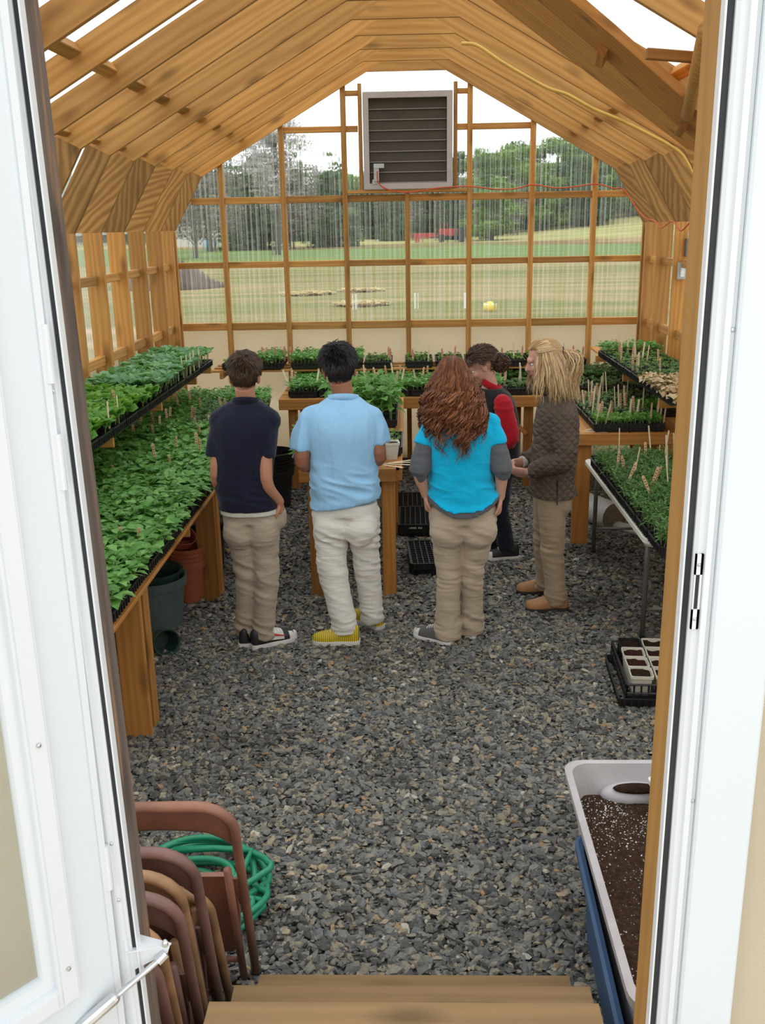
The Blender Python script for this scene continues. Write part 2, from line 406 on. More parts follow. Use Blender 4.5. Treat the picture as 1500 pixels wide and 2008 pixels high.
def floor_mat():
    t = NT('gravel_bed'); vo = t.n('TexVoronoi', Vector=t.coord(), Scale=38)
    r = t.ramp(vo.outputs['Color'], [(0.2, (0.03, 0.03, 0.032)), (0.8, (0.09, 0.088, 0.085))])
    t.bsdf(r, 0.9, t.bump(vo.outputs['Distance'], 0.6, 0.02), 0.1); return t.m
FLOOR = floor_mat()

def field_mat():
    """mown lawn, straw-coloured hay field with bands, bright green strip, bare soil strip, pale slope"""
    t = NT('field'); tc = t.n('TexCoord'); sx = t.n('SeparateXYZ', Vector=tc.outputs['Object'])
    wob = t.noise(t.coord(scale=(0.03, 0.06, 1)), 1.0, 3)
    wy = t.n('Math', {'operation': 'MULTIPLY_ADD'}, _0=wob.outputs['Fac'], _1=0.22, _2=-0.11)
    ly = t.n('Math', {'operation': 'LOGARITHM'}, _0=sx.outputs['Y'], _1=10.0)
    yy = t.n('Math', {'operation': 'ADD'}, _0=ly, _1=wy)
    mp = t.n('MapRange', Value=yy); mp.inputs['From Min'].default_value = 1.0; mp.inputs['From Max'].default_value = 2.4
    def p(y): return (math.log10(y) - 1.0) / 1.4
    straw, olive, green, tan, dirt = (0.36, 0.29, 0.155), (0.26, 0.235, 0.10), (0.185, 0.26, 0.095), (0.40, 0.30, 0.17), (0.25, 0.145, 0.075)
    base = t.ramp(mp, [(p(14), tan), (p(19.6), (0.50, 0.36, 0.235)), (p(20.4), olive), (p(24), (0.28, 0.25, 0.115)), (p(30), straw), (p(36), olive), (p(43), straw), (p(52), (0.21, 0.255, 0.065)), (p(58), green), (p(84), (0.19, 0.27, 0.09)), (p(89), dirt), (p(94), (0.36, 0.255, 0.13)), (p(100), (0.42, 0.40, 0.18)), (p(170), (0.56, 0.50, 0.24))])
    st = t.noise(t.coord(scale=(0.12, 0.75, 1)), 1.3, 5, 0.6); fine = t.noise(t.coord(), 7, 5, 0.7)
    m1 = t.ramp(st.outputs['Fac'], [(0.38, (0.56, 0.69, 0.48)), (0.62, (1.0, 0.92, 0.95))]); m2 = t.ramp(fine.outputs['Fac'], [(0.3, (0.8, 0.82, 0.8)), (0.7, (1.15, 1.12, 1.12))])
    c = t.mix(1.0, t.mix(1.0, base, m1, 'MULTIPLY'), m2, 'MULTIPLY')
    t.bsdf(c, 0.95, t.bump(fine.outputs['Fac'], 0.4, 0.05), 0.05); return t.m
FIELD = field_mat()
CONCRETE = plain('pale_concrete', (0.62, 0.54, 0.42), 0.85, 0.08, 6, bump=0.2)
SOILHEAP = plain('dark_soil_heap', (0.085, 0.062, 0.045), 0.95, 0.35, 5, bump=0.8, bscale=6)
STRAW = plain('loose_straw', (0.55, 0.43, 0.20), 0.9, 0.25, 8, bump=0.5, bscale=20)
BARK = plain('grey_bark', (0.125, 0.105, 0.09), 0.9, 0.3, 4, bump=0.6, bscale=10)
TREE_A = leaf_mat('tree_dark_green', (0.035, 0.07, 0.030), (0.065, 0.12, 0.045), (0.10, 0.165, 0.06), 0.25)
TREE_B = leaf_mat('tree_fresh_green', (0.11, 0.19, 0.045), (0.17, 0.27, 0.06), (0.24, 0.34, 0.085), 0.3)
TREE_C = leaf_mat('tree_bare_grey', (0.13, 0.115, 0.10), (0.20, 0.175, 0.15), (0.27, 0.235, 0.20), 0.1)
TREE_D = leaf_mat('tree_blossom', (0.30, 0.25, 0.27), (0.46, 0.40, 0.43), (0.66, 0.60, 0.63), 0.2)
BALL_Y = plain('yellow_ball', (0.85, 0.62, 0.06), 0.5); BALL_W = plain('white_ball', (0.9, 0.88, 0.75), 0.5)
RED_PAINT = plain('red_tractor_paint', (0.40, 0.05, 0.04), 0.5); TYRE = plain('tyre', (0.02, 0.02, 0.02), 0.8)
BLUE_TARP = plain('blue_plastic', (0.05, 0.30, 0.52), 0.5); SHED = plain('pale_shed', (0.62, 0.60, 0.54), 0.7); ROOF_G = plain('grey_shed_roof', (0.2, 0.2, 0.2), 0.7)
# ================================================================ THE GREENHOUSE SHELL
GZ = 0.6                                   # the ground outside stands higher than the gravel inside
XI, ZE = 2.32, 2.38                        # inner face of the side studs, eaves
KX, KZ, CXR, CZ = 2.02, 2.885, 0.38, 3.80  # knee and collar corner of the inner roof line
D = 0.14                                   # depth of studs and rafters
tag(MB().box((-2.6, 1.4, -0.06), (2.6, 10.25, 0.0)).build('floor', FLOOR), kind='structure')

def inter(p, d, q, e):
    A = np.array([[d[0], -e[0]], [d[1], -e[1]]]); s_ = np.linalg.solve(A, np.array(q) - np.array(p)); return (p[0] + s_[0] * d[0], p[1] + s_[0] * d[1])
A_, B_, C_ = V(XI, ZE), V(KX, KZ), V(CXR, CZ)
dl, du = unit(B_ - A_), unit(C_ - B_)
nl, nu_ = V(dl[1], -dl[0]), V(du[1], -du[0])
nl = nl if nl[0] > 0 else -nl; nu_ = nu_ if nu_[1] > 0 else -nu_
DLW = 0.185                                # the lower rafters are wider boards
Ao = V(XI + D, ZE); Eo = V(XI + D + 0.055, ZE); Bo = inter(Eo, dl, B_ + nu_ * D, du)
ridge_i = inter(B_, du, (0, 0), (0, 1)); ridge_o = inter(B_ + nu_ * D, du, (0, 0), (0, 1))
YT = [10.0 - 0.61 * k for k in range(14)]
for k, y in enumerate(YT):
    if y < 1.75: continue
    t = empty(trim(), (0, y, 0)); tag(t, kind='structure')
    a, b = y - 0.019, y + 0.019
    for sg in (-1, 1):
        s_ = lambda pts: [(sg * p[0], p[1]) for p in pts]
        for nm, pts, mt in (('stud', [(XI, 0), (XI + D, 0), (XI + D, ZE), (XI, ZE)], W_PINE),
                            ('lower_rafter', [(XI, ZE), tuple(Eo), Bo, (KX, KZ)], W_PLY),
                            ('upper_rafter', [(KX, KZ), Bo, ridge_o, ridge_i], W_PINE)):
            if nm == 'upper_rafter' and sg > 0 and k == 7: continue      # opened up for the roof vent
            ga = None if nm != 'lower_rafter' else [(sg * math.cos(q_), math.sin(q_)) for q_ in (2.1, 2.5, 1.75, 2.9, 2.2, 1.6)][(k * 5 + sg) % 6]
            o = polyboard(nm, s_(pts), a, b, mt, None, ga); o.parent = t; o.matrix_basis.translation.y -= y
    o = polyboard('collar_tie', [(-CXR, CZ), (CXR, CZ), (0.13, CZ + D), (-0.13, CZ + D)], a, b, W_PINE); o.parent = t; o.matrix_basis.translation.y -= y
# purlins and side girts run along the house between the trusses
for (x, z, w, th, wd) in ((1.62, 3.235, 0.05, 0.075, (0.5, 0, 1)), (2.40, 2.03, 0.065, 0.05, (0, 0, 1)), (2.40, 1.42, 0.075, 0.05, (0, 0, 1)), (2.10, 2.99, 0.06, 0.05, (0.6, 0, 1)), (2.41, 0.62, 0.075, 0.05, (0, 0, 1))):
    for sg in (-1, 1):
        t = empty(trim(), (sg * x, 6, z)); tag(t, kind='structure')
        for k in range(13):
            y1, y0 = YT[k] - 0.02, YT[k + 1] + 0.02
            if y1 < 1.75: continue
            board('blocking', (sg * x, y0, z), (sg * x, y1, z), w, th, W_PINE, t, (wd[0] * sg, 0, wd[2]), base=(sg * x, 6, z))
# roof vent opening on the right: two slanting trimmer boards, blocking between them and a prop
def slab(name, pts, off, th, mat, parent, base):
    """board lying under the right roof slope; pts are (x, y), off = how far below the rafters"""
    n_ = unit(V(.5579, 0, 1)); P = np.array([(x, y, 4.012 - .5579 * x) for x, y in pts]) - n_ * off; d = unit(P[1] - P[0]); w_ = np.cross(n_, d); c = P.mean(0)
    L_ = np.column_stack([(P - c) @ d, (P - c) @ w_]); m = MB(); m.loft([np.column_stack([L_, np.full(len(L_), z)]) for z in (-th, 0)])
    mw = Matrix(((d[0], w_[0], n_[0], c[0] - base[0]), (d[1], w_[1], n_[1], c[1] - base[1]), (d[2], w_[2], n_[2], c[2] - base[2]), (0, 0, 0, 1))); return m.build(name, mat, parent, mw=mw)
VB = (1.3, 6.2, 3.2); t = empty(trim(), VB); tag(t, kind='structure')
slab('trimmer', [(0.42, 6.345), (1.98, 7.25), (2.02, 6.90), (1.12, 6.10), (0.42, 5.56)], .012, .03, W_PINE, t, VB)
slab('trimmer', [(0.42, 5.55), (1.12, 6.09), (1.95, 6.83), (1.95, 6.25), (1.11, 5.62), (0.42, 5.17)], .010, .05, W_BENCH, t, VB)
for (x, y) in ((1.10, 6.02), (1.72, 6.55)): board('block', (x, y - .10, 3.93 - .5579 * x), (x + .03, y + .12, 3.90 - .5579 * x), .07, .05, W_BENCH, t, (.5, 0, 1), base=VB)
MB().tube([V(1.33, 4.72, 3.20) - VB, V(1.71, 6.36, 3.00) - VB], .042, 10).build('prop', W_PINE, t, smooth=True)
board('cross_bar', (1.20, 5.30, 3.195), (1.47, 5.30, 3.17), .05, .05, W_BENCH, t, (0, 0, 1), base=VB)

def corrugated(name, quad_o, ux, uz, width, height, mat, pitch=0.05, amp=0.0045, poly=None):
    """a corrugated sheet starting at quad_o, ridges along uz, waves across ux"""
    n = max(2, int(width / pitch * 8)); ux = np.asarray(ux, float); uz = np.asarray(uz, float); nn = np.cross(ux, uz)
    xs = np.linspace(0, width, n); h = height if callable(height) else (lambda x: height)
    lo = np.array([quad_o + ux * x + nn * amp * math.sin(x / pitch * 2 * PI) for x in xs])
    hi = np.array([quad_o + ux * x + uz * h(x) + nn * amp * math.sin(x / pitch * 2 * PI) for x in xs])
    v = np.concatenate([lo, hi]); i = np.arange(n - 1); f = np.stack([i, i + 1, i + 1 + n, i + n], 1)
    return link(name, np_mesh(name, v, [f], mat, smooth=True))
XO = XI + D + 0.012; RX = Eo[0] + 0.012
# end wall: clear sheet above a cream skirting panel
def roofline(x):
    x = abs(x)
    if x > Bo[0]: return ZE + (RX - x) * (Bo[1] - ZE) / (RX - Bo[0])
    return ridge_o[1] + (Bo[1] - ridge_o[1]) * x / Bo[0]
BASEZ = 1.39
wb = tag(MB().box((-XO, 10.105, 0.0), (XO, 10.13, BASEZ)).build('wall_back', CREAM), kind='structure')
w1 = corrugated('window_1', V(-XO, 10.115, BASEZ), (1, 0, 0), (0, 0, 1), 2 * XO, lambda x: roofline(x - XO) - BASEZ, POLY_C); tag(w1, kind='structure')
for sg, nm, wn in ((-1, 'left', 2), (1, 'right', 3)):
    tag(MB().box((sg * XO - 0.012, 1.5, 0.0), (sg * XO + 0.012, 10.13, 1.36)).build('wall_' + nm, CREAM), kind='structure')
    w = corrugated(f'window_{wn}', V(sg * XO, 1.5, 1.36), (0, 1, 0), (0, 0, 1), 8.6, Ao[1] - 1.36, POLY_C); tag(w, kind='structure')
# roof sheets
m = MB()
for sg in (-1, 1):
    pl = [(RX, ZE - 0.02), (Bo[0] + 0.012, Bo[1] + 0.01), (0, ridge_o[1] + 0.012)]
    for (xa, za), (xb, zb) in zip(pl, pl[1:]):
        m.add([(sg * xa, 1.45, za), (sg * xa, 10.2, za), (sg * xb, 10.2, zb), (sg * xb, 1.45, zb)], [(0, 1, 2, 3)])
tag(m.build('ceiling', POLY_M), kind='structure')

# end-wall framing: studs, girts between them, jack studs beside the louver
t = empty(trim(), (0, 10.05, 0)); tag(t, kind='structure')
SX = [-1.842 + 0.614 * k for k in range(7)]
def under(x):                                    # underside of the end rafter
    x = abs(x)
    if x < CXR: return CZ
    if x < KX: return CZ + (KZ - CZ) * (x - CXR) / (KX - CXR)
    return KZ + (ZE - KZ) * (x - KX) / (XI - KX)
for i, x in enumerate(SX):
    top = 2.70 if i == 3 else under(x) + 0.02
    board('stud', (x, 10.055, 0.0), (x, 10.055, top), 0.05, 0.07, W_PINE, t, (1, 0, 0), base=(0, 10.05, 0))
edges = [-XI - .10] + SX + [XI + .10]
for z, hh in ((1.42, 0.075), (2.035, 0.06), (2.655, 0.065), (3.30, 0.055)):
    for a, b in zip(edges, edges[1:]):
        if z > 3 and (a < -1.3 or b > 1.3): continue
        ex = 0.025
        a2, b2 = a + ex, b - ex
        if z > 3:
            if a == SX[2]: 
                board('girt', (a2, 10.07, z), (-0.475, 10.07, z), hh, 0.05, W_PINE, t, base=(0, 10.05, 0)); continue
            if b == SX[4]:
                board('girt', (0.495, 10.07, z), (b2, 10.07, z), hh, 0.05, W_PINE, t, base=(0, 10.05, 0)); continue
            lim = (CZ + 0.0 - z) / 0.5579 + CXR
            if a < -1: a2 = max(a2, -lim)
            if b > 1: b2 = min(b2, lim)
        if z > 2.5 and z < 3:
            lim = XI - (z - ZE) * (XI - KX) / (KZ - ZE)
            a2, b2 = max(a2, -lim), min(b2, lim)
        if b2 - a2 < .05: continue
        board('girt', (a2, 10.07, z), (b2, 10.07, z), hh, 0.05, W_PINE, t, base=(0, 10.05, 0))
for sg in (-1, 1):
    x = 0.012 + sg * 0.462
    board('jack_stud', (x, 10.05, 2.715), (x, 10.05, 3.70), 0.035, 0.08, W_PINE, t, (1, 0, 0), base=(0, 10.05, 0))
    board('girt', (x + sg * 0.02, 10.06, 3.62), (sg * 0.589, 10.06, 3.62), 0.045, 0.05, W_PINE, t, base=(0, 10.05, 0))
board('sill', (-0.589, 10.04, 2.715), (0.589, 10.04, 2.715), 0.03, 0.09, W_PINE, t, base=(0, 10.05, 0))
# end posts beside the side walls
for sg in (-1, 1):
    board('post', (sg * 2.405, 9.905, 0.0), (sg * 2.405, 9.905, ZE), 0.15, 0.07, W_PINE, tag(empty(trim(), (0, 10, 0)), kind='structure'), (1, 0, 0), base=(0, 10, 0))

# ---------------------------------------------------------------- door opening, front wall
def sh(o, k=-0.014, z0=1.5):                     # the left jamb is slightly out of plumb
    for v in o.data.vertices: v.co.x += k * (v.co.z + o.location.z - z0)
    return o
SILL, HEAD = 0.75, 2.86
def pboard(name, x0, x1, y0, y1, z0, z1, mat, lean=False, parent=None):
    """upright board with its grain along local X"""
    o = board(name, ((x0 + x1) / 2, (y0 + y1) / 2, z0), ((x0 + x1) / 2, (y0 + y1) / 2, z1), x1 - x0, y1 - y0, mat, parent, (1, 0, 0))
    if lean: o.matrix_basis = Matrix.Translation((0, 0, 1.5)) @ Matrix.Shear('XY', 4, (-0.014, 0)) @ Matrix.Translation((0, 0, -1.5)) @ o.matrix_basis
    return o
o = pboard('x', -0.624, -0.534, 1.507, 1.60, 0.0, 2.95, W_GREY); o.name = trim(); o.rotation_euler = o.rotation_euler; tag(o, kind='structure')
o.matrix_basis = Matrix.Translation((-0.5345, 0, 1.5)) @ Matrix.Rotation(-0.014, 4, 'Y') @ Matrix.Translation((0.5345, 0, -1.5)) @ o.matrix_basis
o = pboard('x', 0.443, 0.533, 1.507, 1.60, 0.0, 2.95, W_JAMB); o.name = trim(); tag(o, kind='structure')
o = board('x', (-0.54, 1.553, HEAD + 0.045), (0.45, 1.553, HEAD + 0.045), 0.09, 0.09, W_JAMB); o.name = trim(); tag(o, kind='structure')
def ext(name, prof, mat, z0, z1, lean=False):
    m = MB(); P = np.array(prof, float)
    m.loft([np.column_stack([P[:, 0], P[:, 1], np.full(len(P), z)]) for z in (z0, z1)])
    o = m.build(name, mat)
    if lean: sh(o)
    return o
# right jamb: lip, gasket and stepped white profile of the storm-door frame
fr = empty('trim_frame', (0, 1.5, 0)); fr.name = trim(); tag(fr, kind='structure')
def fpart(name, prof, mat, z0=SILL, z1=HEAD, lean=False):
    o = ext(name, prof, mat, z0, z1, lean); o.parent = fr; o.location = (0, -1.5, 0)
    return o
def strip(name, x0, x1, y0, y1, mat, lean=False): return fpart(name, [(x0, y0), (x1, y0), (x1, y1), (x0, y1)], mat, lean=lean)
strip('lip', 0.4405, 0.4435, 1.485, 1.505, WHITE_AL); strip('gasket', 0.4436, 0.4556, 1.492, 1.505, RUBBER)
fpart('frame_profile', [(0.4557, 1.506), (0.4557, 1.486), (0.461, 1.480), (0.470, 1.480), (0.472, 1.472), (0.481, 1.472), (0.483, 1.479), (0.4895, 1.479), (0.4895, 1.506)], WHITE_AL)
fpart('outer_casing', [(0.490, 1.506), (0.490, 1.470), (0.494, 1.466), (0.583, 1.466), (0.587, 1.470), (0.587, 1.506)], WHITE_DOOR)
strip('lip', -0.5255, -0.5225, 1.485, 1.505, WHITE_AL, True); strip('gasket', -0.5345, -0.5256, 1.492, 1.505, RUBBER, True)
fpart('frame_profile', [(-0.562, 1.506), (-0.562, 1.480), (-0.550, 1.478), (-0.548, 1.484), (-0.542, 1.484), (-0.540, 1.488), (-0.5346, 1.488), (-0.5346, 1.506)], WHITE_AL, lean=True)
fpart('outer_casing', [(-0.66, 1.506), (-0.66, 1.49), (-0.562, 1.49), (-0.562, 1.506)], WHITE_DOOR, lean=True)
# strike plate with its slot, and screws along the jamb
def screw(x, y, z, r=0.004):
    m = MB(); m.lathe([(r, 0), (r, 0.001), (r * 0.7, 0.0022), (0.0004, 0.0028)], n=10)
    m.add([(-r * .6, -.0004, .0029), (r * .6, -.0004, .0029), (r * .6, .0004, .0029), (-r * .6, .0004, .0029)], [(0, 1, 2, 3)])
    return m.build('screw', STEEL, fr, loc=(x, y - 1.5, z), rot=(PI / 2, 0, 0), smooth=False)
for z in (1.43, 2.24): screw(0.486, 1.479, z)
for z in (2.34, 2.16, 1.34, 1.22): screw(-0.547 - 0.014 * (z - 1.5), 1.4835, z)
m = MB(); z0, z1 = 1.755, 1.885
m.box((0.457, 1.4755, z0), (0.4595, 1.4795, z1)); m.box((0.466, 1.4755, z0), (0.4695, 1.4795, z1)); m.box((0.457, 1.4755, z0), (0.4695, 1.4795, z0 + .035)); m.box((0.457, 1.4755, z1 - .035), (0.4695, 1.4795, z1))
st = m.build('strike_plate', WHITE_AL, fr, loc=(0, -1.5, 0))
MB().box((0.4593, 1.4785, z0 + .034), (0.4662, 1.4797, z1 - .034)).build('strike_slot', RUBBER, st)
for z in (z0 + .018, z1 - .018): screw(0.4632, 1.4755, z, 0.003)
# front wall either side of the doorway: cream below, clear above
m = MB()
for x0, x1 in ((-XO, -0.624), (0.545, XO)): m.box((x0, 1.507, 0), (x1, 1.535, 1.75))
tag(m.build('wall_front', CREAM), kind='structure')
m = MB()
for sg, xa in ((-1, 0.624), (1, 0.545)):
    m.add([(sg * xa, 1.52, 1.75), (sg * XO, 1.52, 1.75), (sg * XO, 1.52, Ao[1]), (sg * Bo[0], 1.52, Bo[1]), (sg * xa, 1.52, roofline(xa))], [(0, 1, 2, 3, 4)])
m.add([(-0.624, 1.52, 2.96), (0.545, 1.52, 2.96), (0.545, 1.52, roofline(.545)), (0, 1.52, ridge_o[1]), (-0.624, 1.52, roofline(.624))], [(0, 1, 2, 3, 4)])
tag(m.build('window_4', POLY_M), kind='structure')

# white storm door, swung open towards the photographer
AL = math.radians(40)
dm = Matrix(((-math.sin(AL), math.cos(AL), 0, -0.566), (-math.cos(AL), -math.sin(AL), 0, 1.482), (0, 0, 1, 0), (0, 0, 0, 1)))
door = bpy.data.objects.new('door_1', None); C.objects.link(door); door.matrix_basis = dm; tag(door, kind='structure')
def dbox(name, s0, s1, t0, t1, z0, z1, mat, parent=door): return MB().box((s0, t0, z0), (s1, t1, z1)).build(name, mat, parent)
dbox('hinge_stile', 0.0, 0.098, -0.016, 0.016, SILL + .01, HEAD - .01, WHITE_DOOR)
dbox('hinge_flange', 0.0, 0.012, 0.016, 0.020, SILL + .01, HEAD - .01, WHITE_AL)
dbox('latch_stile', 0.80, 0.90, -0.016, 0.016, SILL + .01, HEAD - .01, WHITE_DOOR)
dbox('kick_panel', 0.098, 0.80, -0.016, 0.016, SILL + .01, 1.10, WHITE_DOOR)
dbox('top_rail', 0.098, 0.80, -0.016, 0.016, 2.70, HEAD - .01, WHITE_DOOR)
wf = MB()
for a in ((0.085, 0.125, 1.085, 2.72), (0.785, 0.82, 1.085, 2.72), (0.125, 0.785, 1.085, 1.125), (0.125, 0.785, 2.68, 2.72)):
    wf.box((a[0], 0.016, a[2]), (a[1], 0.030, a[3])); wf.box((a[0] + .006, 0.030, a[2] + .006), (a[1] - .006, 0.034, a[3] - .006))
wf = wf.build('window_frame', WHITE_AL, door)
sb = MB()
for a in ((0.125, 0.145, 1.125, 2.68), (0.765, 0.785, 1.125, 2.68), (0.145, 0.765, 1.125, 1.15), (0.145, 0.765, 2.66, 2.68), (0.145, 0.765, 1.85, 1.88)): sb.box((a[0], 0.0, a[2]), (a[1], 0.018, a[3]))
sb.build('sash', WHITE_AL, wf)
MB().box((0.14, 0.004, 1.14), (0.77, 0.008, 2.67)).build('pane', GLASS, wf)
for z in (1.16, 1.60): MB().lathe([(0.004, 0), (0.004, 0.002), (0.0005, 0.003)], n=10).build('screw', STEEL, door, loc=(0.105, 0.035, z), rot=(-PI / 2, 0, 0))
# hinge knuckles
for z in (2.22, 2.05, 1.30):
    MB().tube([(0, 0.018, z - .045), (0, 0.018, z + .045)], 0.007, 10).build('hinge', WHITE_AL, door)
# door closer: bracket on the jamb, rod and tube to the door
cl = empty('door_closer', (-0.535, 1.50, 1.105)); tag(cl, 'white metal door closer between the grey post and the open white door', 'door closer')
m = MB()
m.loft([np.array([(x, y, z) for x, y in ((-0.012, -0.012), (0.0, -0.02), (0.072, -0.004), (0.076, 0.004), (0.0, 0.03), (-0.012, 0.03))]) for z in (0.0, 0.003)])
m.loft([np.array([(x, -0.012 + 0.1 * x, z) for x, z in ((-0.012, -0.045), (0.0, -0.048), (0.07, -0.012), (0.074, 0.0), (-0.012, 0.0))]), np.array([(x, -0.009 + 0.1 * x, z) for x, z in ((-0.012, -0.045), (0.0, -0.048), (0.07, -0.012), (0.074, 0.0), (-0.012, 0.0))])])
m.tube([(-0.005, -0.013, 0), (-0.005, -0.013, 0.028)], 0.006, 8)
m.build('bracket', WHITE_AL, cl)
MB().lathe([(0.006, 0), (0.006, 0.008), (0.003, 0.012)], n=10, cap=True).build('pivot_pin', STEEL, cl, loc=(0.066, -0.002, 0.002))
m = MB(); m.tube([(0.066, -0.005, -0.012), (0.052, -0.016, -0.022)], 0.010, 10); m.tube([(0.055, -0.014, -0.02), (-0.02, -0.065, -0.062)], 0.0055, 10)
m.build('rod', STEEL, cl)
MB().tube([(-0.02, -0.065, -0.062), (-0.16, -0.165, -0.14)], 0.012, 12, dome=True).build('tube', STEEL, cl)

# wooden steps down from the doorway
s = empty('steps', (0, 2.1, 0)); tag(s, 'two wooden step boards below the doorway beside the brown folding chairs', 'steps')
board('tread', (-0.476, 2.30, 0.18), (0.469, 2.30, 0.18), 0.26, 0.04, W_STEP, s, (0, 1, 0), base=(0, 2.1, 0))
board('tread', (-0.497, 2.03, 0.38), (0.476, 2.03, 0.38), 0.28, 0.04, W_STEP, s, (0, 1, 0), base=(0, 2.1, 0))
board('tread', (-0.50, 1.77, 0.58), (0.44, 1.77, 0.58), 0.26, 0.04, W_STEP, s, (0, 1, 0), base=(0, 2.1, 0))
for x in (-0.43, 0.41):
    m = MB(); P = [(2.40, 0), (2.40, 0.159), (2.15, 0.159), (2.15, 0.359), (1.88, 0.359), (1.88, 0.559), (1.66, 0.559), (1.66, 0)]
    m.loft([np.array([(xx, y - 2.1, z) for y, z in P]) for xx in (x - .02, x + .02)]); m.build('stringer', W_STEP, s)

# ---------------------------------------------------------------- louver in the end wall, cords, boxes
lv = empty('exhaust_louver', (0.012, 10.02, 2.735)); tag(lv, 'grey metal shutter louver with dark blades high in the end wall', 'louver')
LW, LH = 0.432, 0.885
m = MB()
for a in ((-LW, -LW + .055, 0, LH), (LW - .055, LW, 0, LH), (-LW + .055, LW - .055, 0, .055), (-LW + .055, LW - .055, LH - .055, LH)): m.box((a[0], -0.045, a[2]), (a[1], 0.08, a[3]))
m.build('frame', ALU, lv)
MB().box((-LW + .05, 0.07, .05), (LW - .05, 0.078, LH - .05)).build('backing', LOUVER, lv)
NB = 8; z0, z1 = 0.06, LH - 0.06; pz = (z1 - z0) / NB
for k in range(NB):
    a = z0 + pz * k
    m = MB(); m.loft([np.array([(x, 0.0, a + .006), (x, 0.004, a), (x, 0.014, a + pz + .006), (x, 0.010, a + pz + .008)]) for x in (-LW + .058, LW - .058)]); b = m.build('blade', LOUVER, lv)
    MB().box((-LW + .058, -0.008, a - .001), (LW - .058, 0.003, a + .006)).build('blade_lip', BLADE_LIP, b)
m = MB(); m.box((-0.335, -0.075, .075), (-0.285, -0.03, .235)); m.box((-0.335, -0.085, .195), (-0.235, -0.035, .235)); m.box((-0.35, -0.06, .05), (-0.30, -0.02, .09))
m.build('damper_motor', GREYBOX, lv)
def cord(name, pts, r, mat, label, cat):
    m = MB(); m.tube(pts, r, 8, smooth=6, dome=True); o = m.build(name, mat, smooth=True); return tag(o, label, cat)
cord('power_cord', [(-0.29, 9.93, 2.90), (-0.28, 9.93, 2.80), (-0.20, 9.94, 2.735), (0.0, 9.955, 2.70), (0.30, 9.955, 2.735), (0.61, 9.985, 2.745), (0.85, 9.96, 2.715), (1.05, 9.96, 2.715), (1.228, 9.985, 2.75), (1.45, 9.96, 2.715), (1.65, 9.96, 2.725), (1.842, 9.985, 2.745), (2.0, 9.94, 2.70), (2.10, 9.90, 2.68),
      (2.24, 9.75, 2.45), (2.29, 9.37, 2.385), (2.28, 9.1, 2.33), (2.29, 8.78, 2.385), (2.28, 8.45, 2.31), (2.29, 8.17, 2.385), (2.28, 7.9, 2.33), (2.29, 7.56, 2.38)], 0.0065, ORANGE, 'thin orange power cord draped from the louver along the end wall to the right eaves', 'cord')
cord('coiled_cable', [(0.40, 7.50, 3.62), (0.50, 7.47, 3.60), (0.66, 7.47, 3.50), (0.80, 7.47, 3.42), (1.0, 7.47, 3.315), (1.15, 7.47, 3.265), (1.33, 7.47, 3.17), (1.53, 7.47, 3.09), (1.74, 7.47, 2.99), (1.90, 7.48, 2.91), (2.0, 7.49, 2.84), (2.08, 7.5, 2.72)], 0.012, YELLOW, 'yellow cable strung along a rafter on the right side of the roof', 'cable')
jb = MB().box((2.355, 8.71, 1.90), (2.42, 8.758, 2.04)).build('outlet_box', GREYBOX); tag(jb, 'grey outlet box on a stud of the right wall', 'outlet')
MB().box((2.37, 8.70, 1.92), (2.405, 8.71, 2.02)).build('cover_plate', STEEL, jb)
jb = MB().box((2.405, 8.715, 2.09), (2.445, 8.758, 2.24)).build('switch_box', STEEL_D); tag(jb, 'narrow dark switch box above the grey outlet box on the right wall', 'switch')
MB().tube([(2.425, 8.735, 2.24), (2.425, 8.735, 2.30)], 0.008, 8).build('conduit', STEEL, jb)

# ---------------------------------------------------------------- gravel
def make_gravel(n, x0, x1, y0, y1, seed, smin=0.0075, smax=0.023):
    r = np.random.default_rng(seed)
    t_ = (1 + 5 ** .5) / 2
    ico = np.array([(-1, t_, 0), (1, t_, 0), (-1, -t_, 0), (1, -t_, 0), (0, -1, t_), (0, 1, t_), (0, -1, -t_), (0, 1, -t_), (t_, 0, -1), (t_, 0, 1), (-t_, 0, -1), (-t_, 0, 1)]) / 1.9
    F = np.array([(0, 11, 5), (0, 5, 1), (0, 1, 7), (0, 7, 10), (0, 10, 11), (1, 5, 9), (5, 11, 4), (11, 10, 2), (10, 7, 6), (7, 1, 8), (3, 9, 4), (3, 4, 2), (3, 2, 6), (3, 6, 8), (3, 8, 9), (4, 9, 5), (2, 4, 11), (6, 2, 10), (8, 6, 7), (9, 8, 1)])
    s_ = smin + (smax - smin) * r.random(n) ** 2.2
    sc = np.stack([s_ * r.uniform(0.9, 1.5, n), s_ * r.uniform(0.65, 1.0, n), s_ * r.uniform(0.28, 0.6, n)], 1)
    P = ico[None] * (1 + 0.3 * r.standard_normal((n, 12, 1)).clip(-1.4, 1.4)) * sc[:, None, :]
    a, b, c = r.uniform(0, 2 * PI, n), r.normal(0, 0.3, n), r.normal(0, 0.3, n)
    def rot(P, ang, i, j):
        ca, sa = np.cos(ang)[:, None], np.sin(ang)[:, None]; Q = P.copy(); Q[:, :, i] = P[:, :, i] * ca - P[:, :, j] * sa; Q[:, :, j] = P[:, :, i] * sa + P[:, :, j] * ca; return Q
    P = rot(rot(rot(P, b, 0, 2), c, 1, 2), a, 0, 1)
    pos = np.stack([r.uniform(x0, x1, n), r.uniform(y0, y1, n), r.uniform(-.002, 0.013, n)], 1)
    P = P + pos[:, None, :]
    f = (F[None] + (np.arange(n) * 12)[:, None, None]).reshape(-1, 3)
    return P.reshape(-1, 3), f
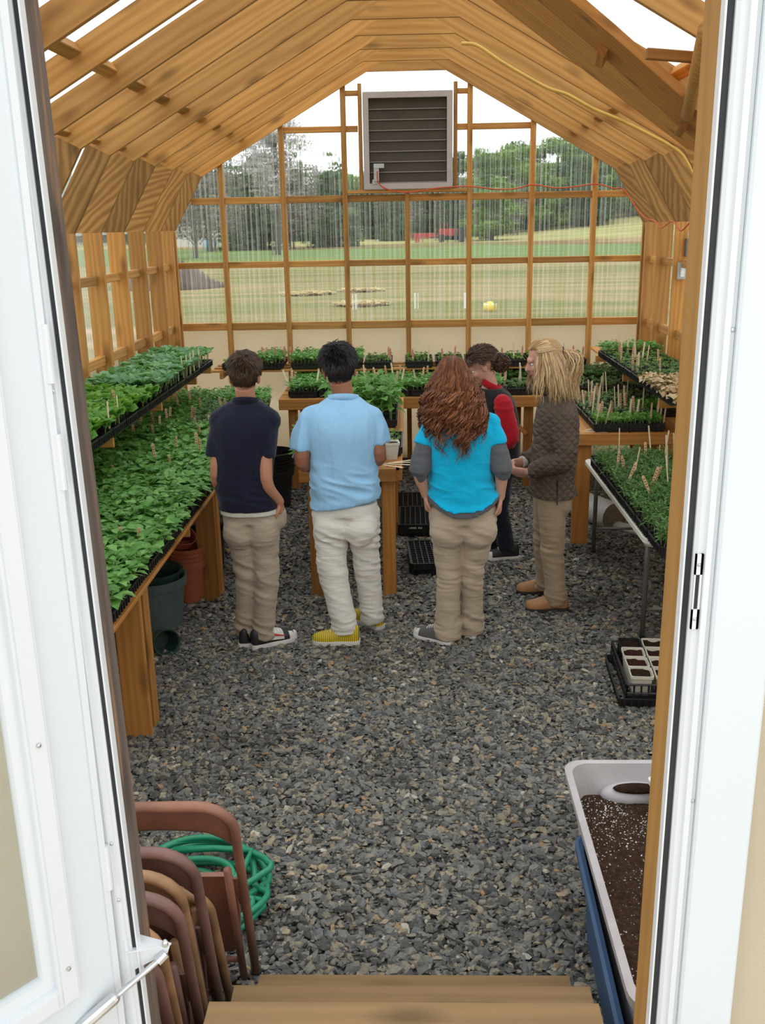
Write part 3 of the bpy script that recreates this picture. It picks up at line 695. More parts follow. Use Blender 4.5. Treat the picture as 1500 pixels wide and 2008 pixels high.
pa, fa = make_gravel(74000, -1.75, 1.75, 2.3, 5.6, 1); pb, fb = make_gravel(56000, -2.2, 2.3, 5.6, 9.9, 2, 0.011, 0.026)
gv = link('gravel', np_mesh('gravel', np.concatenate([pa, pb]), [np.concatenate([fa, fb + len(pa)])], GRAVEL))
tag(gv, 'grey slate gravel spread over the greenhouse floor', 'gravel', kind='stuff')
# ================================================================ OUTSIDE
def hgt(x, y):
    x = np.asarray(x, float); y = np.asarray(y, float)
    t = np.clip((y - 85) / 75, 0, 1); t = t * t * (3 - 2 * t); q = np.clip((x - 2) / 40, 0, 1); q = q * q * (3 - 2 * q)
    return GZ + t * (0.25 + 4.0 * q) + 0.06 * vnoise(np.stack([x * .08, y * .08, 0 * x], -1).reshape(-1, 3)).reshape(x.shape) * np.clip((y - 14) / 10, 0, 1)
def grid(xs, ys):
    X, Y = np.meshgrid(xs, ys); v = np.stack([X, Y, hgt(X, Y)], -1).reshape(-1, 3); nx, ny = len(xs), len(ys)
    i = (np.arange(ny - 1)[:, None] * nx + np.arange(nx - 1)[None]).ravel()
    return v, np.stack([i, i + 1, i + 1 + nx, i + nx], 1)
parts = [grid(np.linspace(-160, 160, 90), np.concatenate([np.linspace(10.26, 40, 40), np.linspace(42, 260, 80)])),
         grid(np.linspace(-160, -2.62, 60), np.linspace(1.4, 10.26, 8)), grid(np.linspace(2.62, 160, 60), np.linspace(1.4, 10.26, 8))]
vv, ff, b = [], [], 0
for v_, f_ in parts: vv.append(v_); ff.append(f_ + b); b += len(v_)
tag(link('ground', np_mesh('ground', np.concatenate(vv), [np.concatenate(ff)], FIELD, smooth=True)), kind='structure')
tag(MB().box((-6, -6, 0.52), (6, 1.40, GZ)).build('floor_outside', CONCRETE), kind='structure')
tag(MB().box((-0.62, 1.40, 0.0), (0.53, 1.62, SILL - 0.02)).build(trim(), W_STEP), kind='structure')

def bez_leaf_cloud(centers, radii, n, size, seed, flat=0.8):
    """n small leaf cards scattered through blobs"""
    r = np.random.default_rng(seed); c = np.asarray(centers, float); ra = np.asarray(radii, float)
    w = ra ** 2; k = r.choice(len(c), n, p=w / w.sum())
    d = r.standard_normal((n, 3)); d /= np.linalg.norm(d, axis=1, keepdims=True)
    p = c[k] + d * ra[k][:, None] * (0.55 + 0.5 * r.random((n, 1))) * np.array([1, 1, flat])
    u = r.standard_normal((n, 3)); u /= np.linalg.norm(u, axis=1, keepdims=True); w_ = np.cross(d, u); w_ /= np.linalg.norm(w_, axis=1, keepdims=True)
    s_ = size * (0.6 + 0.8 * r.random((n, 1)))
    q = np.stack([p - u * s_, p - w_ * s_ * .6, p + u * s_, p + w_ * s_ * .6], 1).reshape(-1, 3)
    return q, np.arange(n * 4).reshape(-1, 4)
def tree_proto(kind, seed):
    r = np.random.default_rng(seed); m = MB(); H_ = 10.0
    if kind == 'conifer':
        m.tube([(0, 0, -.3), (0.1, 0, 4), (0, 0.1, 9.4)], [0.24, 0.17, 0.04], 8)
        cs, rs = [], []
        for k in range(9):
            z = 0.9 + 8.6 * k / 8; rad = 2.3 * (1 - k / 9.5) + .25
            for j in range(3 if k < 7 else 1): a = r.uniform(0, 6.28); cs.append((rad * .45 * math.cos(a), rad * .45 * math.sin(a), z)); rs.append(rad * .75)
        n, sz, mat = 2900, 0.30, TREE_A
    elif kind == 'round':
        m.tube([(0, 0, -.3), (0.15, 0, 2.5), (0, 0.1, 6)], [0.26, 0.2, 0.08], 8)
        cs = [(r.normal(0, 1.3), r.normal(0, 1.3), r.uniform(0.7, 8.6)) for _ in range(24)]; rs = [r.uniform(1.0, 1.75) * (1 - 0.05 * c_[2]) for c_ in cs]
        n, sz, mat = 3400, 0.27, TREE_B if seed % 2 else TREE_A
    else:
        cs, rs = [], []
        m.tube([(0, 0, -.3), (0.1, 0, 3), (0, 0.1, 8.5)], [0.24, 0.17, 0.03], 8)
        for k in range(34):
            z = r.uniform(0.7 if kind == 'bare' else 2.2, 7.8); a = r.uniform(0, 6.28); L = r.uniform(1.6, 3.0) * (1.15 - z / 12)
            p1 = V(0.5 * L * math.cos(a), 0.5 * L * math.sin(a), z + .45 * L); p2 = V(L * math.cos(a + .2), L * math.sin(a + .2), z + 1.0 * L)
            m.tube([(0, 0, z), p1, p2], [0.07, 0.04, 0.012], 5); cs += [p1, p2]; rs += [.5 * L * .8, .42 * L]
        n, sz, mat = (2600, 0.16, TREE_C) if kind == 'bare' else (2800, 0.13, TREE_D)
    v_, f_ = bez_leaf_cloud(cs, rs, n, sz, seed)
    root = link('tree', np_mesh('crown', v_, [f_], mat)); tr = m.build('trunk', BARK, root, smooth=True)
    root.name = 'tree'; return root
PROTO = {k: [tree_proto(k, s_) for s_ in ss] for k, ss in {'conifer': (11, 12), 'round': (21, 22, 24), 'bare': (31, 33), 'blossom': (41,)}.items()}
used = set()
def place_tree(kind, i, x, y, h, label, group=None, w=1.0):
    p = PROTO[kind][i % len(PROTO[kind])]
    if p.name in used: o = copy_tree(p, (x, y, 0))
    else: o = p; used.add(p.name)
    o.location = (x, y, float(hgt(x, y))); s_ = h / 10.0; o.scale = (s_ * w, s_ * w, s_); o.rotation_euler = (0, 0, (x * 7 + y) % 6.28)
    tag(o, label, 'tree', group); return o
place_tree('blossom', 0, -8.6, 66, 9.3, 'tall pale pinkish blossoming tree at the upper left behind the clear wall', w=1.05)
place_tree('bare', 0, -13.2, 62, 7.4, 'bare grey tree left of the pale blossoming tree')
ltrunks = [(-15.8, 80, 9, 'bare', 'bare grey tree standing at the far left edge of the woods'), (-12.9, 84, 8.5, 'conifer', 'dark evergreen behind the bare grey trees on the left'),
           (-10.0, 86, 8.5, 'bare', 'bare grey tree behind the second bay of the clear wall'), (-6.6, 89, 8, 'conifer', 'dark evergreen right of the pale blossoming tree')]
for x, y, h, k, lb in ltrunks: place_tree(k, int(-x), x, y, h, lb, w=1.2)
r_ = np.random.default_rng(5)
for row, (y0, x0, x1, n, hm) in enumerate(((110, -50, 12, 9, 7.4), (118, -55, 15, 11, 8.0), (126, -58, 30, 13, 8.9), (134, -64, 44, 17, 9.8), (142, -68, 56, 19, 10.5), (150, -72, 66, 21, 11.2), (158, -74, 72, 22, 12.0))):
    for k in range(n):
        x = x0 + (x1 - x0) * (k + .5 * (row % 2) + r_.uniform(-.1, .1)) / n; y = y0 + r_.uniform(-.8, .8)
        kind = ['bare', 'round', 'conifer', 'round'][int(r_.integers(0, 4))] if row > 1 else ['bare', 'bare', 'round', 'conifer'][int(r_.integers(0, 4))]
        if x > 4 and row > 1 and r_.random() < .8: kind = 'round'
        h = hm * r_.uniform(.88, 1.08) * (1.12 if kind == 'round' and x > 4 else 1)
        lb = {'bare': 'bare grey tree in the far wood line beyond the field', 'round': 'leafy green tree in the far wood line beyond the field', 'conifer': 'dark evergreen tree in the far wood line beyond the field'}[kind]
        place_tree(kind, int(r_.integers(0, 9)), x, y, h, lb, {'bare': 'bare trees of the far wood line', 'round': 'leafy trees of the far wood line', 'conifer': 'evergreens of the far wood line'}[kind], w=1.2 if kind == 'round' and x > 4 else 1.0)
place_tree('round', 0, 8.8, 105, 7.0, 'fresh yellow-green tree in front of the wood line right of the louver', w=1.5)

def mound(name, x, y, rx, ry, h, mat, seed, n=40):
    r = np.random.default_rng(seed); m = MB(); rings = []
    for k in range(12):
        t = k / 11; a = np.arange(n) / n * 2 * PI; rad = (1 - t) ** .8; zz = h * (1 - (1 - t) ** 1.6)
        p = np.stack([rx * rad * np.cos(a), ry * rad * np.sin(a), np.full(n, zz)], 1)
        p += (vnoise(p * 2.2 + seed) * 0.12 * h)[:, None] * V(.8, .8, 1) * (k > 0); rings.append(p)
    m.loft(rings, True); return m.build(name, mat, loc=(x, y, GZ - 0.02), smooth=True)
tag(mound('soil_heap', -7.6, 31.0, 1.9, 1.6, 0.85, SOILHEAP, 3), 'dark heap of soil on the grass at the left beyond the clear wall', 'soil heap')
def straw_ring(x, y, rx, ry, seed, label):
    r = np.random.default_rng(seed); n = 900; a = r.uniform(0, 6.28, n); q = r.uniform(.35, 1.15, n)
    p = np.stack([q * rx * np.cos(a), q * ry * np.sin(a), r.uniform(0.02, .09, n)], 1); th = r.uniform(0, 6.28, n)
    d = np.stack([np.cos(th), np.sin(th), r.normal(0, .15, n)], 1) * .16; w = np.stack([-np.sin(th), np.cos(th), 0 * th], 1) * .018
    v_ = np.stack([p - d - w, p + d - w, p + d + w, p - d + w], 1).reshape(-1, 3)
    o = link('straw_ring', np_mesh('straw_ring', v_, [np.arange(n * 4).reshape(-1, 4)], STRAW), loc=(x, y, GZ)); tag(o, label, 'straw ring')
    m = MB(); rings = []
    for rad, z in ((.5, .0), (.42, .06), (.2, .03), (.02, .02)):
        aa = np.arange(24) / 24 * 6.283; rings.append(np.stack([rx * rad * np.cos(aa), ry * rad * np.sin(aa), np.full(24, z)], 1))
    m.loft(rings); m.build('bare_soil', SOILHEAP, o, smooth=True)
straw_ring(-2.72, 26.6, .58, .55, 1, 'ring of straw around bare soil, left of the other two straw rings'); straw_ring(-1.30, 27.6, .5, .5, 2, 'ring of straw around bare soil, farther of the two behind the white stake')
straw_ring(-1.08, 22.8, .52, .5, 3, 'ring of straw around bare soil just behind the white stake, nearest the glazing')
for x, y, lb in ((-1.15, 21.6, 'white stake in the grass in front of the nearest straw ring'), (0.15, 21.6, 'white stake in the grass behind the middle stud of the end wall'), (1.25, 21.5, 'white stake in the grass beside the yellow ball')):
    tag(MB().box((-.025, -.02, -.05), (.025, .02, .36)).build('stake', WHITE_STAKE, loc=(x, y, GZ)), lb, 'stake')
b_ = MB(); b_.ellipsoid((0, 0, .115), (.115, .115, .115), nu=24, nv=16); bo = b_.build('ball', BALL_Y, loc=(1.7, 20.7, GZ), smooth=True); tag(bo, 'yellow and white ball lying on the grass beyond the clear wall', 'ball')
b_ = MB()
for k in range(5):
    a = k * 1.2566 + .3; d = unit(V(math.cos(a), math.sin(a), .55)); b_.ellipsoid(V(0, 0, .115) + d * .085, (.045, .045, .036), nu=10, nv=6)
b_.build('panel', BALL_W, bo, smooth=True)
# small red tractor far off, blue tub, pale shed
tr = empty('tractor', (4.6, 100, float(hgt(4.6, 100)))); tag(tr, 'tiny red tractor parked before the distant trees', 'tractor')
m = MB(); m.box((-1.5, -.5, .6), (.2, .5, 1.3)); m.box((.2, -.7, .5), (1.1, .7, 1.0)); m.tube([(-1.0, 0, 1.3), (-1.0, 0, 1.9)], .06, 6); m.build('body', RED_PAINT, tr)
m = MB(); m.box((.25, -.6, 1.9), (1.1, .6, 1.98)); m.tube([(.3, -.55, 1.0), (.3, -.55, 1.9)], .04, 5); m.tube([(1.05, .55, 1.0), (1.05, .55, 1.9)], .04, 5); m.build('roll_bar', TYRE, tr)
for x, y, r0 in ((-1.2, -.65, .4), (-1.2, .65, .4), (.7, -.85, .7), (.7, .85, .7)): MB().tube([(x, y - .16, r0), (x, y + .16, r0)], r0, 18).build('wheel', TYRE, tr)
tt = MB(); tt.box((-1.1, -.6, .5), (1.1, .6, .9)); tt.tube([(-.6, -.7, .35), (-.6, .7, .35)], .33, 12); tt.tube([(1.1, 0, .6), (2.0, 0, .5)], .06, 6); tag(tt.build('trailer', RED_PAINT, loc=(1.6, 100, float(hgt(1.6, 100)))), 'small red trailer left of the distant red tractor', 'trailer')
m = MB(); m.lathe([(.001, 0), (.42, 0), (.5, .9), (.46, .9), (.4, .1), (.001, .1)], n=20); tag(m.build('tub', BLUE_TARP, loc=(-16.6, 84, GZ), smooth=True), 'small blue tub by the tree trunks at the far left', 'tub')
sd = empty('shed', (-22.5, 104, GZ)); tag(sd, 'pale shed behind the bare trees at the far left', 'shed')
MB().box((-3, -2, 0), (3, 2, 2.6)).build('wall', SHED, sd)
m = MB(); m.loft([np.array([(x, y, z) for y, z in ((-2.3, 2.6), (2.3, 2.6), (0, 3.9))]) for x in (-3.2, 3.2)]); m.build('roof', ROOF_G, sd)
for x in (-1.7, 1.2): MB().box((x - .4, -2.03, 1.1), (x + .4, -2.0, 1.9)).build('window', TYRE, sd)
# ================================================================ BENCHES AND SHELVES
def brd(name, p0, p1, w, t, root, wdir=(0, 0, 1), mat=None):
    return board(name, p0, p1, w, t, mat or W_BENCH, root, wdir, base=tuple(root.location))
# left bench
lb = empty('potting_bench', (-1.75, 6.2, 0)); tag(lb, 'long wooden bench along the left wall carrying dense green seedling trays', 'bench')
LZ = 0.80
for i, x in enumerate((-1.47, -1.70, -1.93, -2.16)): brd('top_slat', (x, 3.72, LZ - .011), (x, 8.55, LZ - .011), 0.2, 0.022, lb, (1, 0, 0))
brd('front_strip', (-1.262, 3.70, LZ - .012), (-1.262, 8.55, LZ - .012), 0.022, 0.035, lb)
brd('back_apron', (-2.28, 3.72, LZ - .045), (-2.28, 8.55, LZ - .045), 0.09, 0.035, lb)
brd('end_apron', (-2.26, 3.72, LZ - .068), (-1.28, 3.72, LZ - .068), 0.09, 0.035, lb)
for y in (5.3, 6.9, 8.45): brd('cross_bearer', (-2.26, y, LZ - .068), (-1.28, y, LZ - .068), 0.09, 0.035, lb)
for y in (4.24, 6.05, 8.1):
    brd('leg', (-1.345, y - .02, 0), (-1.345, y - .02, LZ - .024), 0.13, 0.036, lb, (1, 0, 0)); brd('leg', (-1.30, y + .09, 0), (-1.30, y + .09, LZ - .024), 0.085, 0.036, lb, (0, 1, 0))
    brd('leg', (-2.22, y, 0), (-2.22, y, LZ - .024), 0.09, 0.036, lb, (1, 0, 0))
# back bench across the end wall
bb = empty('potting_bench', (0, 9.3, 0)); tag(bb, 'wooden bench across the end wall behind the people', 'bench')
BZ = 0.88
for y in (8.90, 9.13, 9.36, 9.59, 9.8): brd('top_slat', (-1.20, y, BZ - .011), (2.28, y, BZ - .011), 0.19, 0.022, bb, (0, 1, 0))
brd('front_apron', (-1.20, 8.78, BZ - .05), (1.22, 8.78, BZ - .05), 0.10, 0.038, bb)
for x in (-1.08, -.35, .45, 1.1):
    brd('leg', (x, 8.84, 0), (x, 8.84, BZ - .024), 0.085, 0.038, bb, (1, 0, 0)); brd('leg', (x, 9.8, 0), (x, 9.8, BZ - .024), 0.085, 0.038, bb, (1, 0, 0))
for x0, x1 in ((-1.06, -.8), (1.08, .80)): brd('brace', (x0, 8.84, .52), (x1, 8.82, .80), 0.085, 0.036, bb, (0, 1, 0))
# centre table
ct = empty('potting_table', (-.38, 7.3, 0)); tag(ct, 'wooden table in the middle of the aisle that the group stands around', 'table')
CZT = 0.90
for x in (-.62, -.46, -.30, -.14): brd('top_slat', (x, 6.06, CZT - .011), (x, 8.70, CZT - .011), 0.14, 0.022, ct, (1, 0, 0))
brd('front_apron', (-.715, 6.035, CZT - .045), (-.09, 6.035, CZT - .045), 0.09, 0.038, ct)
for x in (-.70, -.07): brd('side_apron', (x, 6.06, CZT - .045), (x, 8.70, CZT - .045), 0.09, 0.038, ct)
for y in (6.09, 7.4, 8.6):
    for x in (-.625, -.142): brd('leg', (x, y, 0), (x, y, CZT - .024), 0.088, 0.045, ct, (1, 0, 0))
brd('stretcher', (-.625, 6.12, .16), (-.625, 8.58, .16), 0.07, 0.036, ct)
brd('stretcher', (-.142, 6.12, .16), (-.142, 8.58, .16), 0.07, 0.036, ct)
# right table
rt = empty('potting_table', (1.78, 7.8, 0)); tag(rt, 'wooden table at the right, its square front leg beside the person in the brown jacket', 'table')
RZ = 0.885
for x in (1.34, 1.54, 1.74, 1.94, 2.14): brd('top_slat', (x, 7.10, RZ - .011), (x, 8.70, RZ - .011), 0.18, 0.022, rt, (1, 0, 0))
brd('front_apron', (1.245, 7.09, RZ - .045), (2.25, 7.09, RZ - .045), 0.09, 0.038, rt)
brd('side_apron', (1.262, 7.12, RZ - .045), (1.262, 8.70, RZ - .045), 0.09, 0.036, rt)
for x, y in ((1.30, 7.13), (1.30, 8.6), (2.2, 7.13), (2.2, 8.6)): brd('leg', (x, y, 0), (x, y, RZ - .024), 0.125 if x < 2 and y < 8 else .085, 0.045, rt, (1, 0, 0))
# folding table with white top
ft = empty('folding_table', (1.66, 5.95, 0)); tag(ft, 'folding table with a white plastic top and dark steel legs under seedling trays', 'table')
m = MB(); FZ = .74; sec = []
def rrect(x0, x1, y0, y1, r, n=6):
    out = []
    for cx, cy_, a0 in ((x1 - r, y1 - r, 0), (x0 + r, y1 - r, 90), (x0 + r, y0 + r, 180), (x1 - r, y0 + r, 270)):
        for k in range(n + 1): a = math.radians(a0 + 90 * k / n); out.append((cx + r * math.cos(a), cy_ + r * math.sin(a)))
    return np.array(out)
def rr3(x0, x1, y0, y1, r, z, n=6): q = rrect(x0, x1, y0, y1, r, n); return np.column_stack([q, np.full(len(q), z)])
m.loft([rr3(-.375, .375, -.93, .93, .05, FZ - .05), rr3(-.39, .39, -.945, .945, .055, FZ - .03), rr3(-.39, .39, -.945, .945, .055, FZ - .006), rr3(-.384, .384, -.939, .939, .05, FZ)])
m.build('table_top', TABLE_PL, ft, smooth=False)
for sy in (-.62, .95):
    for sx in (-.29, .29):
        MB().tube([(sx, sy, 0), (sx, sy, .5), (sx * .98, sy * .97, FZ - .052)], .0155, 12).build('leg', STEEL_D, ft, smooth=True)
        MB().lathe([(.019, 0), (.019, .03), (.0005, .03)], n=12).build('foot_cap', BLACK_PL, ft, loc=(sx, sy, 0))
    MB().tube([(-.29, sy, .2), (.29, sy, .2)], .011, 10).build('cross_tube', STEEL_D, ft, smooth=True)
    MB().tube([(0, sy, .2), (0, sy * .45, FZ - .055)], .009, 10).build('brace', STEEL_D, ft, smooth=True)
# upper shelves: bars on brackets
def shelf(name, label, bars, brackets, loc):
    s_ = empty(name, loc); tag(s_, label, 'shelf')
    for p0, p1, w, t, wd in bars: brd('slat', p0, p1, w, t, s_, wd, W_PINE)
    for p0, p1 in brackets: brd('bracket', p0, p1, .06, .036, s_, (0, 0, 1), W_PINE)
SZL, SZB, SZR = 1.20, 1.055, 1.18
shelf('upper_shelf', 'upper wooden shelf along the left wall below the studs', [((x, 4.2, SZL - .012), (x, 8.95, SZL - .012), .09, .022, (1, 0, 0)) for x in (-1.90, -2.05, -2.22)],
      [((-2.31, y, SZL - .053), (-1.82, y, SZL - .053)) for y in (4.55, 5.77, 6.99, 8.21, 8.85)], (-2.05, 6.5, SZL))
shelf('upper_shelf', 'upper wooden shelf across the end wall under the cream panels', [((-1.95, y, SZB - .012), (1.66, y, SZB - .012), .08, .022, (0, 1, 0)) for y in (9.50, 9.68, 9.86)],
      [((x, 9.43, SZB - .053), (x, 10.0, SZB - .053)) for x in (-1.842, -.614, 0.0, .614, 1.60)], (0, 9.7, SZB))
shelf('upper_shelf', 'upper wooden shelf along the right wall above the right table', [((x, 6.6, SZR - .012), (x, 9.9, SZR - .012), .09, .022, (1, 0, 0)) for x in (1.88, 2.05, 2.2)],
      [((1.80, y, SZR - .053), (2.31, y, SZR - .053)) for y in (6.95, 8.17, 9.39)], (2.05, 8.2, SZR))

# ================================================================ SEEDLING TRAYS
TW, TL, TH = 0.275, 0.535, 0.062          # short side, long side, height
def tray_mesh(w, l, h=TH):
    m = MB(); hw, hl = w / 2, l / 2
    m.loft([rr3(-hw + .018, hw - .018, -hl + .018, hl - .018, .012, 0), rr3(-hw + .006, hw - .006, -hl + .006, hl - .006, .016, h - .008), rr3(-hw, hw, -hl, hl, .02, h - .008), rr3(-hw, hw, -hl, hl, .02, h),
            rr3(-hw + .008, hw - .008, -hl + .008, hl - .008, .014, h), rr3(-hw + .014, hw - .014, -hl + .014, hl - .014, .012, h - .03)], False)
    n = len(rrect(0, 1, 0, 1, .1)); m.f.append(list(range(n - 1, -1, -1))); m.mi.append(0)
    nx, ny = max(2, int(w / .035)), max(2, int(l / .035))   # ribs round the walls
    for k in range(ny):
        y = -hl + .03 + (l - .06) * k / (ny - 1)
        for sx in (-1, 1): m.box((sx * (hw - .006) - .0035, y - .005, .012), (sx * (hw - .006) + .0035, y + .005, h - .008))
    for k in range(nx):
        x = -hw + .03 + (w - .06) * k / (nx - 1)
        for sy in (-1, 1): m.box((x - .005, sy * (hl - .006) - .0035, .012), (x + .005, sy * (hl - .006) + .0035, h - .008))
    o = m.build('tmp', BLACK_PL); me = o.data; bpy.data.objects.remove(o); return me
def soil_mesh(w, l, cells, mat):
    """soil plugs between the cell walls of the insert"""
    m = MB(); hw, hl = w / 2 - .012, l / 2 - .012; nx, ny = cells; z = TH - .012; dx, dy = 2 * hw / nx, 2 * hl / ny
    m.box((-hw, -hl, .006), (hw, hl, z - .008), 1)
    for i in range(nx):
        for j in range(ny):
            x0, y0 = -hw + dx * i, -hl + dy * j
            m.loft([rr3(x0 + .003, x0 + dx - .003, y0 + .003, y0 + dy - .003, .005, z - .02, 1), rr3(x0 + .004, x0 + dx - .004, y0 + .004, y0 + dy - .004, .006, z - .002 + random.uniform(-.003, .003), 1)], True, 0)
    for i in range(nx + 1): m.box((-hw + dx * i - .0012, -hl, .01), (-hw + dx * i + .0012, hl, z + .006), 1)
    for j in range(ny + 1): m.box((-hw, -hl + dy * j - .0012, .01), (hw, -hl + dy * j + .0012, z + .006), 1)
    o = m.build('tmp', [mat, BLACK_PL]); me = o.data; bpy.data.objects.remove(o); return me

LEAF_T = {  # along-midrib stations (t, half width, z droop)
    'ovate': [(0, .05, 0), (.28, .36, .03), (.6, .33, .02), (1, .0, -.12)],
    'round': [(0, .08, 0), (.3, .48, .05), (.68, .50, .02), (1, .12, -.06)],
    'frill': [(0, .12, 0), (.35, .38, .08), (.7, .55, .03), (1, .2, -.10)],
    'lance': [(0, .03, 0), (.3, .17, .03), (.65, .15, .02), (1, .0, -.1)]}
def foliage_mesh(name, seed, w, l, grid_n, hr, nl, lr, shape, mat, stem, tilt=(0, .7), spread=.9, fill=1.0, stemr=.0016, droop=0.0, z0=TH - .014, tiers=None, edge=0.0):
    r = np.random.default_rng(seed); nx, ny = grid_n
    X, Y = np.meshgrid((np.arange(nx) + .5) / nx - .5, (np.arange(ny) + .5) / ny - .5); P = np.stack([X.ravel() * (w - .03), Y.ravel() * (l - .03)], 1)
    P = P[r.random(len(P)) < fill]; P += r.normal(0, .12, P.shape) * np.array([w / nx, l / ny])
    n = len(P); h = r.uniform(hr[0], hr[1], n); lean = r.normal(0, .12, (n, 2)) + P * edge
    B, Dr, Ln = [], [], []
    for k in range(nl):
        az = k * 2.399 + r.uniform(0, .7, n) + (np.arange(n) * 1.7); fr = 1 - (0.12 if tiers is None else tiers) * (k // 2) * r.uniform(.7, 1.2, n); fr = np.clip(fr, .25, 1)
        el = r.uniform(tilt[0], tilt[1], n) + .12 * (nl - k) / nl
        base = np.stack([P[:, 0] + lean[:, 0] * h * fr, P[:, 1] + lean[:, 1] * h * fr, z0 + h * fr], 1)
        d = np.stack([np.cos(az) * np.cos(el), np.sin(az) * np.cos(el), np.sin(el)], 1)
        L = r.uniform(lr[0], lr[1], n) * (0.8 if k < 2 else 1.0)
        B.append(base + d * (L * .12)[:, None] * spread); Dr.append(d); Ln.append(L)
    B = np.concatenate(B); d = np.concatenate(Dr); L = np.concatenate(Ln); N = len(B)
    side = np.stack([-d[:, 1], d[:, 0], 0 * L], 1); side /= np.linalg.norm(side, axis=1, keepdims=True) + 1e-9
    side += r.normal(0, .22, (N, 3)); side /= np.linalg.norm(side, axis=1, keepdims=True); up = np.cross(d, side); up *= np.sign(up[:, 2:3] + 1e-9)
    st = LEAF_T[shape]; pts = []
    for t_, hw_, dz in st:
        c = B + d * (L * t_)[:, None] + up * (L * (dz - droop * t_ * t_))[:, None]
        if t_ in (0, 1): pts.append(c)
        if hw_ > 0 and t_ not in (0, 1):
            lift = .10
            pts += [c - side * (L * hw_)[:, None] + up * (L * lift)[:, None] * hw_ * 2, c, c + side * (L * hw_)[:, None] + up * (L * lift)[:, None] * hw_ * 2]
    # order: base | L1 C1 R1 | L2 C2 R2 | tip
    vv = np.stack(pts, 1).reshape(-1, 3); o = (np.arange(N) * 8)[:, None]
    tri = np.concatenate([o + np.array([[0, 2, 1]]), o + np.array([[0, 3, 2]]), o + np.array([[7, 4, 5]]), o + np.array([[7, 5, 6]])])
    tri[0:0] = 0
    quad = np.concatenate([o + np.array([[1, 2, 5, 4]]), o + np.array([[2, 3, 6, 5]])])
    # stems: three-sided tapering prisms
    a = np.arange(3) * 2.094; ring = np.stack([np.cos(a), np.sin(a), 0 * a], 1) * stemr
    b0 = np.column_stack([P, np.full(n, z0 - .004)]); b1 = np.column_stack([P + lean * h[:, None], z0 + h])
    sv = np.concatenate([(b0[:, None] + ring[None] * 1.2), (b1[:, None] + ring[None] * .7)], 1).reshape(-1, 3); so = (np.arange(n) * 6)[:, None] + len(vv)
    sq = np.concatenate([so + np.array([[i, (i + 1) % 3, (i + 1) % 3 + 3, i + 3]]) for i in range(3)])
    mi = np.concatenate([np.zeros(len(tri)), np.zeros(len(quad)), np.ones(len(sq))])
    return np_mesh(name, np.concatenate([vv, sv]), [tri, np.concatenate([quad, sq])], [mat, stem], mi, smooth=False)

MESH_TRAY = tray_mesh(TW, TL); SOIL_72 = soil_mesh(TW, TL, (6, 12), SOIL); SOIL_32 = soil_mesh(TW, TL, (4, 8), SOIL)
def variants(n, *a, **k): return [foliage_mesh('foliage', 100 + 13 * i + len(a[0]), *a[1:], **k) for i in range(n)]
FOL = {
    'dense': variants(5, 'dense', TW, TL, (7, 13), (.055, .12), 6, (.045, .082), 'ovate', LEAF_A, STEM, tilt=(-.25, .5), tiers=.17, droop=.10, edge=1.6),
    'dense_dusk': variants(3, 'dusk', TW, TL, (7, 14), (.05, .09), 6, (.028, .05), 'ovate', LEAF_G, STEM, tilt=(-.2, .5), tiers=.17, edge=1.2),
    'cole': variants(4, 'cole', TW, TL, (6, 11), (.075, .115), 5, (.045, .075), 'round', LEAF_B, STEM, tilt=(.05, .75), stemr=.0024, tiers=.10),
    'lettuce': variants(3, 'lettuce', TW, TL, (5, 9), (.035, .075), 6, (.05, .085), 'frill', LEAF_L, STEM, tilt=(.2, 1.0), tiers=.2),
    'bushy': variants(3, 'bushy', TW, TL, (7, 13), (.05, .10), 6, (.03, .055), 'ovate', LEAF_A, STEM, tilt=(-.2, .6), tiers=.18, edge=1.0),
    'sparse': variants(4, 'sparse', TW, TL, (6, 12), (.015, .04), 4, (.016, .034), 'ovate', LEAF_C, STEM, tilt=(0, .7), fill=.86),
    'sprout': variants(3, 'sprout', TW, TL, (6, 12), (.02, .05), 4, (.018, .036), 'ovate', LEAF_G, STEM, tilt=(0, .7), fill=.8),
    'tomato': variants(4, 'tomato', TW, TL, (9, 17), (.05, .10), 8, (.022, .045), 'lance', LEAF_D, STEM_T, tilt=(-.1, .9), tiers=.16, droop=.2),
    'bright': variants(2, 'bright', TW, TL, (8, 16), (.03, .06), 6, (.02, .04), 'ovate', LEAF_L, STEM, tilt=(0, .8), tiers=.2),
    'dry': variants(2, 'dry', TW, TL, (7, 13), (.02, .055), 5, (.04, .07), 'frill', LEAF_E, STEM_R, tilt=(-.5, .4), tiers=.25, droop=.25),
}
SOILK = {'sparse': SOIL_72, 'sprout': SOIL_72, 'lettuce': SOIL_32}
_fc = [0]
def tray(kind, x, y, z, rot, label, group=None, plants=None):
    o = link('seedling_tray', MESH_TRAY, None, (x, y, z + .001), (0, 0, rot)); tag(o, label, 'seedling tray', group)
    link('soil', SOILK.get(kind, SOIL_72), o)
    if kind in FOL:
        _fc[0] += 1; f = link('foliage', FOL[kind][_fc[0] % len(FOL[kind])], o)
        if (_fc[0] * 7) % 3 == 1: f.rotation_euler = (0, 0, PI)
    return o
H2 = PI / 2
# left bench: two rows, long side across the bench
for k in range(17):
    y = 3.86 + .2805 * k
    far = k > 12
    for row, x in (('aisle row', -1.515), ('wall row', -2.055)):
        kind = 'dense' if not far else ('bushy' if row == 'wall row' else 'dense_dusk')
        tray(kind, x + random.uniform(-.006, .006), y, LZ, H2, f'tray of dense green seedlings on the left bench, {row}, {ORD[k]} from the door', 'seedling trays on the left bench')
